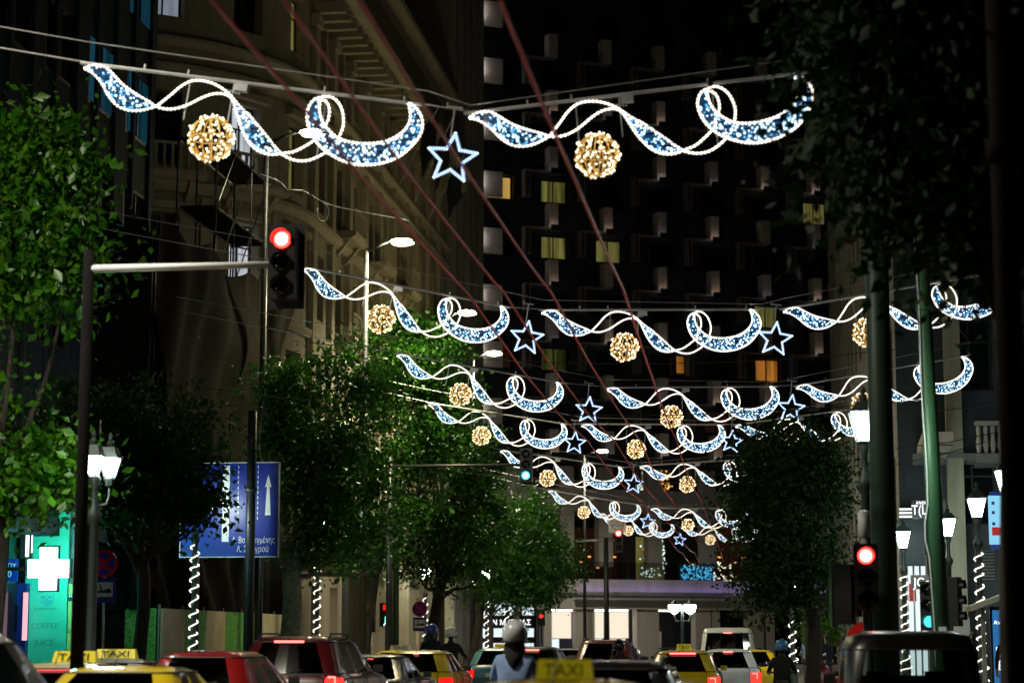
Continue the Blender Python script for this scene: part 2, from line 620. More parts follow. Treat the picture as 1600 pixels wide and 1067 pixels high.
def facade(parent, m, sb, zb, wall, pane_fn, frame='frame_dark', depth=0.28, mull=(1, 2), sub=1, fw=0.07, curtain=None):
    """sb, zb: lists of (value, is_opening_after). Openings get a reveal, a frame and a pane."""
    wmb = MB()
    for i in range(len(sb) - 1):
        s0, s1 = sb[i][0], sb[i + 1][0]
        for j in range(len(zb) - 1):
            z0, z1 = zb[j][0], zb[j + 1][0]
            op = sb[i][1] and zb[j][1]
            pm = pane_fn(i, j) if op else None
            if pm is None:
                for k in range(sub):
                    a, b = s0 + (s1 - s0) * k / sub, s0 + (s1 - s0) * (k + 1) / sub
                    wmb.add([m(a, 0, z0), m(b, 0, z0), m(b, 0, z1), m(a, 0, z1)], [(0, 1, 2, 3)])
                continue
            d = -depth
            wmb.add([m(s0, 0, z0), m(s1, 0, z0), m(s1, 0, z1), m(s0, 0, z1), m(s0, d, z0), m(s1, d, z0), m(s1, d, z1), m(s0, d, z1)],
                    [(0, 1, 5, 4), (1, 2, 6, 5), (2, 3, 7, 6), (3, 0, 4, 7)])
            fm = MB()
            e = 0.004
            mbox(fm, m, s0 + e, s0 + fw, d, d + .06, z0 + e, z1 - e)
            mbox(fm, m, s1 - fw, s1 - e, d, d + .06, z0 + e, z1 - e)
            mbox(fm, m, s0 + fw, s1 - fw, d, d + .06, z1 - fw, z1 - e)
            mbox(fm, m, s0 + fw, s1 - fw, d, d + .06, z0 + e, z0 + fw)
            for k in range(1, mull[0] + 1):
                sc = s0 + (s1 - s0) * k / (mull[0] + 1)
                mbox(fm, m, sc - fw * .45, sc + fw * .45, d + .003, d + .05, z0 + fw, z1 - fw)
            if mull[1] > 1:
                zc = z0 + (z1 - z0) * .68
                mbox(fm, m, s0 + fw, s1 - fw, d + .005, d + .045, zc - fw * .4, zc + fw * .4)
            w = fm.build('window_frame', frame, parent)
            pmb = MB()
            for k in range(sub):
                a, b = s0 + (s1 - s0) * k / sub, s0 + (s1 - s0) * (k + 1) / sub
                pmb.add([m(a, d, z0), m(b, d, z0), m(b, d, z1), m(a, d, z1)], [(0, 1, 2, 3)])
            pmb.build('pane', pm, w)
    return wmb.build('wall', wall, parent)

def bays(s0, s1, pitch, w):
    out = [(s0, False)]
    n = max(1, int((s1 - s0) / pitch))
    p = (s1 - s0) / n
    for i in range(n):
        c = s0 + p * (i + .5)
        out += [(c - w / 2, True), (c + w / 2, False)]
    return out + [(s1, False)]

def floors(z0, n, h, sill, wh, top):
    out = [(z0, False)]
    for i in range(n):
        out += [(z0 + h * i + sill, True), (z0 + h * i + sill + wh, False)]
    return out + [(top, False)]

# ------------------------------------------------------------------ building A, dark office block at far left
bA = thing('office_block', 'dark concrete office block with narrow vertical fins above the pharmacy', 'building', (-17, 20, 0))
mA = straight((0, -40), (0, 34.7))
def paneA(i, j):
    return 'window_blue' if (j in (7, 9, 11) and i > 43 and random.random() < .7) else 'pane_dark'
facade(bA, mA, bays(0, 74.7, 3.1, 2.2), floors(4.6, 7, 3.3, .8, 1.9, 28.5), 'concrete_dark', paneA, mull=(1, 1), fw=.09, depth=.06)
for k in range(49):
    mbox(MB(), mA, 1.0 + k * 1.52, 1.16 + k * 1.52, 0.002, .1, 4.6, 28).build('fin', 'concrete_dark', bA)
mbox(MB(), mA, 0, 74.7, .0025, .6, 4.15, 4.55).build('ledge', 'concrete_dark', bA)
for k in range(12):
    mbox(MB(), mA, k * 6.2, k * 6.2 + .6, -.3, .1, 0, 4.15).build('pier', 'concrete_dark', bA)
mbox(MB(), mA, 0, 74.7, -12, -.31, 0, 4.15).build('shopfront', 'pane_dark', bA)
mbox(MB(), mA, 0, 74.7, -12, -.3, 28.4, 28.8).build('roof', 'concrete_dark', bA)
MB().add([mA(74.7, -.002, 0), mA(74.7, -12, 0), mA(74.7, -12, 28.4), mA(74.7, -.002, 28.4)], [(0, 1, 2, 3)]).build('end_wall', 'concrete_dark', bA)

# ------------------------------------------------------------------ house behind scaffolding
bR = thing('house_under_repair', 'dark low house wrapped in scaffolding beside the rounded corner building', 'building', (-17, 60, 0))
mR = straight((-.3, -5), (-.3, 5.6))
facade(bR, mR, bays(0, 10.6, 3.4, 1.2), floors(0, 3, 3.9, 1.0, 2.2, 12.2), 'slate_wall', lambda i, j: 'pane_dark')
mbox(MB(), mR, 0, 10.6, -9, -.3, 12, 12.3).build('roof', 'slate_wall', bR)
MB().add([mR(10.6, 0, 0), mR(10.6, -9, 0), mR(10.6, -9, 12.2), mR(10.6, 0, 12.2)], [(0, 1, 2, 3)]).build('end_wall', 'slate_wall', bR)

sc = thing('scaffolding', 'steel tube scaffolding hung with dark sagging debris netting', 'scaffolding', (-15.5, 50, 0))
for k in range(8):
    y = k * 2.0
    for x in (-.05, -1.2):
        MB().tube([(x, y, 0), (x, y, 16.8 if 3 <= k <= 6 else 12.6)], .03, 6).build('standard_tube', 'black_plastic', sc)
for lv in range(1, 9):
    z = lv * 2.0
    ys = (0, 14) if z < 12.6 else (6, 12)
    for x in (-.05, -1.2):
        MB().tube([(x + .06, ys[0], z), (x + .06, ys[1], z)], .025, 6).build('ledger_tube', 'black_plastic', sc)
    MB().box((-.62, sum(ys) / 2, z + .06), (1.0, ys[1] - ys[0], .05)).build('deck_board', 'black_matte', sc)
for z in (12.2, 14.2):
    for y0 in (6, 8, 10):
        MB().tube([(.03, y0, z), (.03, y0 + 2, z + 2)], .022, 6).build('brace_tube', 'black_plastic', sc)
def drape(x0, y0, x1, y1, z0, z1, nx=46, nz=40, out=(1, 0)):
    mb = MB()
    for j in range(nz + 1):
        for i in range(nx + 1):
            u, v = i / nx, j / nz
            sag = math.sin(u * 3 * PI) ** 2 * .5 * (v ** 3)
            w = .16 * math.sin(u * 40 + 3 * math.sin(v * 5)) * (1 - .5 * v) + .1 * math.sin(u * 17 - v * 9) + .22 * math.sin(v * 14 + u * 6) * u
            mb.v.append((x0 + (x1 - x0) * u + out[0] * (.25 + w), y0 + (y1 - y0) * u + out[1] * (.25 + w), z0 + (z1 - z0) * v - sag))
    for j in range(nz):
        for i in range(nx):
            a = j * (nx + 1) + i
            mb.f.append((a, a + 1, a + nx + 2, a + nx + 1))
    return mb
drape(0, 0, 0, 14, 2.5, 12.7).build('debris_net', 'net', sc, True)
drape(-1.5, -.1, 0, -.1, 2.5, 12.7, nx=12, out=(0, -1)).build('debris_net', 'net', sc, True)
# hoarding panels round the foot of the scaffold
hd = thing('site_hoarding', 'beige site hoarding with leaf print panels round the scaffold foot', 'hoarding', (-15.05, 50, 0.14))
for k in range(7):
    MB().box((0, 1 + 2 * k, 1.2), (.06, 1.97, 2.4)).build('panel', 'hedge_print' if k in (1, 3) else 'hoarding', hd)
    MB().box((-.06, 2 * k, 1.25), (.05, .08, 2.5)).build('post', 'tube_steel', hd)
for k, x in enumerate((-.5, -1.3, -2.1)):
    MB().box((x, -.1, 1.2), (.79, .06, 2.4)).build('panel', 'hedge_print' if k != 1 else 'black_matte', hd)

# ------------------------------------------------------------------ building B, pale neoclassical corner building
bB = thing('corner_building', 'pale neoclassical building with rounded corner and coffered roof cornice', 'building', (-17, 74, 0))
ARC = 8 * PI / 2
def mB(s, o, z):
    # s < 0 .. front wall, 0..ARC curve, then street front
    if s < 0:
        return (-8 + s, -8 - o, z)
    if s < ARC:
        a = -PI / 2 + s / 8
        return (-8 + (8 + o) * math.cos(a), (8 + o) * math.sin(a), z)
    return (o, s - ARC, z)
LB = ARC + 33
zbB = [(0, False)]
for a, b in ((1.2, 3.8), (5.6, 7.8), (9.8, 12.2), (13.9, 16.4), (18.1, 20.7), (23.4, 25.6), (27.2, 29)):
    zbB += [(a, True), (b, False)]
zbB.append((32, False))
sbB = [(-14, False)]
for c in [-10, -5] + [1.2, 4.6, 8.0, 11.2] + [ARC + 2.2 + 3.3 * k for k in range(10)]:
    sbB += [(c - .7, True), (c + .7, False)]
sbB.append((LB, False))
def paneB(i, j):
    s = sbB[i][0]
    z = zbB[j][0]
    if z < 2:
        return 'shop_cream' if (s > ARC + 4 and (i // 2) % 3 == 1) else 'pane_dark'
    if 7 < s < 8.2 and z in (13.9, 18.1):
        return 'window_pale'
    if 10 < s < 11.5 and z in (13.9, 18.1, 23.4):
        return 'window_lime'
    if 3.5 < s < 4.5 and z in (23.4,):
        return 'window_pale_dim'
    if s > ARC + 1 and z == 27.2:
        return 'window_lime_hi' if (i // 2) % 2 else 'window_lime'
    return 'pane_dark'
facade(bB, mB, sbB, zbB, 'stone_warm', paneB, depth=.45, sub=2, mull=(1, 2))
def course(z, o, h, name='string_course', s0=-14, s1=LB):
    mb = MB()
    prof = [(0.003, z), (o * .5, z), (o, z + h * .55), (o, z + h), (0.003, z + h)]
    strip(mb, mB, s0, 0, prof, 1)
    strip(mb, mB, 0, ARC, prof, 24)
    strip(mb, mB, ARC, s1, prof, 1)
    return mb.build(name, 'stone_trim', bB)
for z, o, h in ((4.7, .35, .45), (8.7, .18, .3), (12.9, .2, .3), (17.1, .45, .35), (21.35, .3, .3), (22.3, .35, .3)):
    course(z, o, h)
course(26.0, 1.5, .55, 'cornice')
course(30.2, .8, .6, 'cornice')
k = 0
s = ARC + .4
while s < LB - .4:
    mbox(MB(), mB, s, s + .32, .02, 1.25, 25.55, 25.98).build('modillion', 'stone_trim', bB)
    s += 1.1
for k in range(10):
    s = ARC + .55 + 3.3 * k
    mbox(MB(), mB, s - .32, s + .32, .004, .22, 5.2, 25.5).build('pilaster', 'stone_trim', bB)
    mbox(MB(), mB, s - .42, s + .42, .006, .32, 25.0, 25.45).build('capital', 'stone_trim', bB)
for c in (2.9, 6.3, 9.6):
    mbox(MB(), mB, c - .25, c + .25, .004, .14, 5.2, 17.0, 2).build('pilaster', 'stone_trim', bB)
def balcony(c, z, w, o, n=1):
    slab = MB()
    strip(slab, mB, c - w / 2, c + w / 2, [(.01, z - .3), (o * .8, z - .3), (o, z - .16), (o, z), (.01, z)], n)
    b = slab.build('balcony', 'stone_trim', bB)
    for q in (-.36, .36):
        strip(MB(), mB, c + q * w - .12, c + q * w + .12, [(.01, z - 1.0), (.2, z - .95), (o * .7, z - .31), (.01, z - .31)]).build('bracket', 'stone_trim', b)
    rail = MB()
    mbox(rail, mB, c - w / 2 + .05, c + w / 2 - .05, o - .16, o - .06, z + .85, z + .95, n)
    nb = int(w / .24)
    for i in range(nb):
        ss = c - w / 2 + .12 + i * (w - .24) / max(1, nb - 1)
        mbox(rail, mB, ss - .04, ss + .04, o - .15, o - .07, z + .003, z + .85)
    rail.build('balustrade', 'stone_trim', b)
for c in (4.6, 8.0):
    balcony(c, 17.75, 2.6, .95, 6)
for k in (1, 3, 5, 8):
    for z in (9.5, 13.6, 17.8):
        balcony(ARC + 2.2 + 3.3 * k, z, 2.5, 1.0)
for c in (4.6, 8.0, 11.2):
    mbox(MB(), mB, c - 1.0, c + 1.0, .004, .3, 20.85, 21.1, 4).build('window_hood', 'stone_trim', bB)
    mbox(MB(), mB, c - 1.0, c + 1.0, .004, .3, 16.5, 16.75, 4).build('window_hood', 'stone_trim', bB)
for k, (yy, ln) in enumerate(((17.5, 3.6), (21.5, 4.0), (25.5, 3.2))):
    fp = MB().tube([(.3, yy, 22.6), (2.2, yy - .4, 22.6 + ln)], .03, 6).build('flagpole', 'frame_pale', bB)
    fl = MB()
    for j in range(9):
        for i in range(7):
            u, v_ = i / 6, j / 8
            fl.v.append((2.1 - .75 * u + .06 * math.sin(v_ * 6 + u * 9), yy - .38 + .16 * math.sin(u * 7 + v_ * 3), 22.6 + ln - .1 - ln * .36 * u - 2.0 * v_))
    for j in range(8):
        for i in range(6):
            a_ = j * 7 + i
            fl.f.append((a_, a_ + 1, a_ + 8, a_ + 7))
    fl.build('flag', 'cloth_navy', fp, True)
rf = MB()
rf.add([mB(-14, -.01, 32), mB(0, -.01, 32)] + [mB(ARC * t / 12, -.01, 32) for t in range(1, 13)] + [mB(LB, -.01, 32), (-22, LB - ARC, 32)], [tuple(range(16))])
rf.build('roof', 'stone_trim', bB)

# ------------------------------------------------------------------ grey slab between B and the hotel
bE = thing('banded_block', 'grey banded office slab next to the stepped hotel', 'building', (-17, 107.6, 0))
mE = straight((0, 0), (0, 11))
facade(bE, mE, bays(0, 11, 2.75, 1.3), floors(0, 13, 3.4, .9, 1.8, 46), 'concrete_grey', lambda i, j: 'pane_dark')
for k in range(5):
    mbox(MB(), mE, k * 2.6, k * 2.6 + .45, .004, .5, 0, 45.5).build('pilaster', 'concrete_grey', bE)
MB().add([(0, -.05, 0), (0, -.05, 46), (-12, -.05, 46), (-12, -.05, 0)], [(0, 1, 2, 3)]).build('end_wall', 'concrete_grey', bE)

# ------------------------------------------------------------------ hotel C, facing down the avenue
HD = Vector((math.sin(R(62)), math.cos(R(62)), 0))       # facade direction
HP = Vector((gx(1000, 150), 150, 0))
def hotel_s(px):
    d = ray(px, HOR)
    # solve t*d.xy = HP + s*HD
    det = d.x * (-HD.y) - (-HD.x) * d.y
    t = (HP.x * (-HD.y) - (-HD.x) * HP.y) / det
    return (Vector((d.x * t, d.y * t, 0)) - HP).dot(HD), t
def hotel_z(px, py):
    s, t = hotel_s(px)
    p = HP + HD * s
    return at(px, py, p.y).z
bC = thing('hotel', 'tall dark hotel with stepped pale balcony fins and terrace restaurant', 'building', HP)
mC = straight((0, 0), (HD.x, HD.y))
S0, S1 = hotel_s(735)[0], hotel_s(1345)[0]
pitch = (hotel_s(1115)[0] - hotel_s(945)[0]) / 2
sC = [hotel_s(860)[0] + pitch * k for k in range(-2, 8)]
ZF = [hotel_z(945, y) for y in (346 + 87 * 4, 346 + 87 * 3, 346 + 87 * 2, 346 + 87, 346, 346 - 87, 346 - 174, 346 - 261, 346 - 348)]
FH = (ZF[4] - ZF[0]) / 4
TZ = hotel_z(1000, 927)      # terrace slab underside
sb = [(S0 - 2, False)]
for x in sC:
    sb += [(x - pitch * .14, True), (x + pitch * .36, False)]
sb.append((S1 + 14, False))
zb = [(ZF[0] - 1.2, False)]
for z in ZF[:-1]:
    zb += [(z + .27 * FH, True), (z + .70 * FH, False)]
zb.append((ZF[-1] + 6, False))
LIT = {(1, 4): 'window_amber', (2, 4): 'window_lime', (2, 3): 'window_lime', (3, 3): 'window_lime', (2, 1): 'window_lime_dim', (6, 1): 'window_orange', (6, 2): 'window_lime', (7, 4): 'window_lime', (8, 5): 'window_lime_dim', (1, 1): 'window_red_dim', (5, 0): 'window_red_dim'}
def paneC(i, j):
    return LIT.get(((i - 1) // 2, (j - 1) // 2), 'pane_dark')
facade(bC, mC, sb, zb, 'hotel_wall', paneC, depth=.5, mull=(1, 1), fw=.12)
for a, x in enumerate(sC):
    if a < 2:
        continue
    for b, z in enumerate(ZF[:-1]):
        f0, f1 = x - pitch * .08, x + pitch * .08
        fb = mbox(MB(), mC, f0, f1, .004, .9, z - .21 * FH, z + .21 * FH).build('balcony_fin', 'hotel_fin', bC)
        mbox(MB(), mC, f0 - pitch * .42, f1 - .004, .006, .75, z - .235 * FH, z - .215 * FH).build('slab_edge', 'hotel_line', fb)
        g = MB()
        mbox(g, mC, f0 - pitch * .42, f0 - pitch * .385, .006, .6, z - .70 * FH, z - .236 * FH)
        mbox(g, mC, f0 - pitch * .33, f0 - pitch * .30, .006, .5, z - .70 * FH, z - .236 * FH)
        g.build('mullion', 'hotel_line', fb)
        if b < 7 and (a * 7 + b * 3) % 6 != 0:
            mbox(MB(), mC, f0 - .1, f1 + .1, .92, 1.5, z - .31 * FH, z - .29 * FH).build('added_lamp_shelf', 'hotel_wall', fb)
            mbox(MB(), mC, f0 - .1, f1 + .1, 1.44, 1.5, z - .289 * FH, z - .2 * FH).build('added_lamp_lip', 'hotel_wall', fb)
            mbox(MB(), mC, f0 + .1, f1 - .1, 1.2, 1.36, z - .288 * FH, z - .27 * FH).build('added_uplight', 'fin_fill' if (a * 5 + b * 7) % 3 else 'fin_fill_dim', fb)  # shelf, lip and hidden lamp are added to brighten the fin
# bright corner fins with tube lamps on the left edge
sL = hotel_s(745)[0]
for b, z in enumerate(ZF[:-1]):
    zz = z + .33 * FH
    fb = mbox(MB(), mC, sL + .12, sL + pitch * .42, .004, .25, zz - .05 * FH, zz + .4 * FH).build('corner_panel', 'hotel_fin', bC)
    mbox(MB(), mC, sL - .1, sL + .06, .3, .5, zz + .08 * FH, zz + .33 * FH).build('tube_lamp', 'strip_white', fb)
for k in range(3):
    mbox(MB(), mC, sL - .5 - k * .75, sL - .25 - k * .75, .004, .5, 0, ZF[-1] + 6).build('edge_pilaster', 'hotel_line', bC)
q0, q1 = hotel_s(1062)[0], hotel_s(1073)[0]
mbox(MB(), mC, q0, q1, .02, .05, hotel_z(1067, 583), hotel_z(1067, 557)).build('lit_slot_window', 'window_orange', bC)
# lower floors: broad piers, dark glazing with fairy-lit interiors, then terrace and arcade
z1, z2 = TZ + 1.9, ZF[0] - 1.2
mbox(MB(), mC, S0 - 2, S1 + 14, -4, -3.5, 0, z2).build('back_wall', 'hotel_wall', bC)
mbox(MB(), mC, S0 - 2, S1 + 14, -3.5, .0, z2 - .5, z2 - .01).build('soffit', 'hotel_wall', bC)
hm = z1 + (z2 - z1) * .52
mbox(MB(), mC, S0 - 2, S1 + 14, -1, .15, hm, hm + 1.6).build('spandrel', 'concrete_pale', bC)
piers = [735, 800, 884, 945, 1022, 1108, 1195, 1285]
for p in piers:
    s = hotel_s(p)[0]
    mbox(MB(), mC, s - .55, s + .55, -.5, .35, z1, z2 - .5).build('pier', 'concrete_pale', bC)
def fairy(mb, s0, s1, z0, z1, n, r, o=-.4):
    for _ in range(n):
        mb.octa(mC(random.uniform(s0, s1), o + random.uniform(-.2, .2), random.uniform(z0, z1)), r * random.uniform(.6, 1.2))
    return mb
def pxr(a, b, y0, y1):
    return hotel_s(a)[0], hotel_s(b)[0], hotel_z((a + b) / 2, y1), hotel_z((a + b) / 2, y0)
for (a, b, y0, y1, n, mt) in ((1010, 1040, 722, 765, 55, 'fairy_white'), (1042, 1060, 722, 765, 40, 'bulb_amber'), (1010, 1050, 842, 900, 70, 'fairy_white'), (1090, 1105, 880, 915, 24, 'bulb_gold'), (1122, 1155, 876, 915, 50, 'bulb_gold')):
    s0, s1, za, zc = pxr(a, b, y0, y1)
    fairy(MB(), s0, s1, za, zc, n, .07, -.9).build('fairy_lights', mt, bC)['kind'] = 'stuff'
    mbox(MB(), mC, s0 - .1, s1 + .1, -1.5, -1.4, za - .2, zc + .2).build('lit_room', 'window_lime' if mt == 'fairy_white' else 'window_red_dim', bC)
for (a, b) in ((905, 985), (1112, 1190)):
    s0, s1, za, zc = pxr(a, b, 822, 912)
    mbox(MB(), mC, s0, s1, -2.2, -2.1, za, zc).build('lit_room', 'window_red_dim', bC)
    for k in range(6):
        sp = s0 + (s1 - s0) * (k + .5) / 6
        mbox(MB(), mC, sp - .1, sp + .1, -2.05, -1.95, za + 1.2 + (k % 3) * .4, za + 1.28 + (k % 3) * .4).build('room_lamp', 'amber_glow', bC)
mbox(MB(), mC, S0 - 2, S1 + 14, -3.5, 1.6, TZ, TZ + .95).build('terrace_slab', 'concrete_pale', bC)
mbox(MB(), mC, hotel_s(890)[0], hotel_s(1330)[0], 1.95, 2.03, TZ - .06, TZ - .02).build('led_strip', 'strip_violet', bC)
mbox(MB(), mC, hotel_s(885)[0], hotel_s(1335)[0], 2.06, 2.12, TZ - .14, TZ + .06).build('strip_cover', 'concrete_grey', bC)
mbox(MB(), mC, hotel_s(885)[0], hotel_s(1335)[0], 1.61, 2.055, TZ - .14, TZ - .1).build('strip_tray', 'concrete_grey', bC)
zr = TZ + .95
for k in range(22):
    s = hotel_s(862)[0] + k * 1.35
    mbox(MB(), mC, s, s + 1.3, 1.35, 1.37, zr, zr + 1.25).build('rail_pane', 'rail_glass', bC)
    mbox(MB(), mC, s - .05, s, 1.33, 1.4, zr, zr + 1.3).build('rail_post', 'frame_dark', bC)
s0, s1, za, zc = pxr(1056, 1108, 900, 916)
fairy(MB(), s0, s1, zr + .1, zr + 1.1, 120, .075, 1.1).build('fairy_lights', 'fairy_blue', bC)['kind'] = 'stuff'
mbox(MB(), mC, s0, s1, .85, .87, zr + .02, zr + 1.15).build('planter_screen', 'window_blue', bC)
# arcade
mbox(MB(), mC, S0 - 2, S1 + 14, -.3, 1.2, TZ - 1.15, TZ - .01).build('arcade_beam', 'concrete_pale', bC)
for p in (790, 848, 905, 915, 999, 1015, 1090, 1110, 1172, 1195, 1262, 1330):
    s = hotel_s(p)[0]
    w = .62 if p in (905, 999, 1090, 1172, 1262) else .3
    mbox(MB(), mC, s - w, s + w, .2, 1.0, .02, TZ - 1.16).build('arcade_column', 'concrete_pale', bC)
def shop(a, b, mt, zlo, zhi, o=-.9):
    s0, s1 = hotel_s(a)[0], hotel_s(b)[0]
    return mbox(MB(), mC, s0, s1, o - .1, o, zlo, zhi).build('shop_window', mt, bC)
shop(855, 900, 'shop_cream', 1.9, TZ - 1.3)
shop(858, 880, 'shop_cold', .3, 1.85, -.8)
shop(922, 990, 'shop_cream', 1.9, TZ - 1.3)
shop(926, 948, 'shop_cold', .3, 1.85, -.8)
shop(960, 985, 'shop_cream', .3, 1.85, -.85)
shop(740, 800, 'shop_cold', .3, 3.2)
for a, b in ((858, 898), (926, 985), (1015, 1060)):
    s0, s1 = hotel_s(a)[0], hotel_s(b)[0]
    mbox(MB(), mC, s0, s1, -.55, -.4, TZ - 1.24, TZ - 1.19).build('ceiling_strip', 'shop_white', bC)
s0, s1 = hotel_s(1014)[0], hotel_s(1050)[0]
mbox(MB(), mC, s0, s1, -1.9, -1.8, .02, 2.4).build('screen_panel', 'hotel_fin', bC)
s0 = hotel_s(1017)[0]
mbox(MB(), mC, s0 - .5, s0 + .5, .2, .3, 2.2, 3.2).build('shop_sign', 'frame_dark', bC)
mbox(MB(), mC, s0 - .36, s0 + .36, .302, .31, 2.5, 2.85).build('sign_face', 'letter_white', bC)

# ------------------------------------------------------------------ building D on the right
bD = thing('corner_house', 'dark slate corner house with pale pilaster and small balustraded balcony', 'building', (3.75, 60, 0))
mD = straight((0, 0), (14, 0))
mD2 = straight((0, 60), (0, 0))
facade(bD, mD, bays(.4, 14, 3.4, 1.3), floors(0, 8, 3.9, 1.1, 2.1, 33), 'slate_wall', lambda i, j: None if j < 3 else 'pane_dark')
facade(bD, mD2, bays(0, 60, 4, 1.4), floors(0, 8, 3.9, 1.1, 2.1, 33), 'concrete_grey', lambda i, j: 'pane_dark' if j > 2 else ('shop_cold' if i % 4 == 1 else 'pane_dark'))
MB().add([(0, 0, 33), (14, 0, 33), (14, 60, 33), (0, 60, 33)], [(0, 1, 2, 3)]).build('roof', 'slate_wall', bD)
MB().add([(0, -.002, 0), (.4, -.002, 0), (.4, -.002, 33), (0, -.002, 33)], [(0, 1, 2, 3)]).build('corner_strip', 'slate_wall', bD)
xp = gx(1487, 60) - 3.75
mbox(MB(), mD, xp, xp + .46, .004, .32, 2.4, 30).build('pilaster', 'stucco', bD)
mbox(MB(), mD, xp - .03, xp + .49, .004, .36, .14, 2.38).build('pilaster_base', 'concrete_pale', bD)
xb = gx(1530, 60) - 3.75
zb_ = hz(1550, 712, 60)
sl = strip(MB(), mD, xb, xb + 1.6, [(.004, zb_ - .35), (.7, zb_ - .25), (.8, zb_), (.004, zb_)]).build('balcony', 'concrete_grey', bD)
for k in range(8):
    MB().lathe([(.045, 0), (.06, .1), (.085, .25), (.05, .5), (.07, .72), (.045, .8)], (xb + .1 + k * .2, -.68, zb_ + .002), 8).build('baluster', 'concrete_pale', sl)
mbox(MB(), mD, xb, xb + 1.6, .58, .78, zb_ + .81, zb_ + .93).build('handrail', 'concrete_pale', sl)
strip(MB(), mD, .41, 14, [(.004, 6.75), (.3, 6.85), (.36, 7.05), (.004, 7.05)]).build('string_course', 'concrete_grey', bD)
xl = gx(1535, 60) - 3.75
for k in range(10):
    MB().add([mD(xl, .01, 3.5 + k * .09), mD(xl + .42, .01, 3.5 + k * .09), mD(xl + .42, .06, 3.45 + k * .09), mD(xl, .06, 3.45 + k * .09)], [(0, 1, 2, 3)]).build('louvre_slat', 'concrete_grey', bD)
# big sloping canopy of the shop at the corner
cn = thing('shop_canopy', 'pale ribbed sloping canopy over the shop beside black sign', 'canopy', at(1400, 790, 66))
A, B_, C_, D_ = at(1442, 690, 58), at(1402, 792, 68), at(1445, 792, 67), at(1490, 690, 57.5)
o0 = cn.location
cm = MB()
pts = [A, B_, C_, D_]
up = Vector((0, 0, .28))
cm.add([p - o0 for p in pts] + [p - o0 + up for p in pts], [(3, 2, 1, 0), (4, 5, 6, 7), (0, 1, 5, 4), (1, 2, 6, 5), (2, 3, 7, 6), (3, 0, 4, 7)])
cm.build('soffit', 'concrete_pale', cn)
for k in range(9):
    t0 = (k + .3) / 9
    p, q = A.lerp(B_, t0) - o0, D_.lerp(C_, t0) - o0
    MB().tube([p - Vector((0, 0, .03)), q - Vector((0, 0, .03))], .025, 6).build('rib', 'hotel_line', cn)

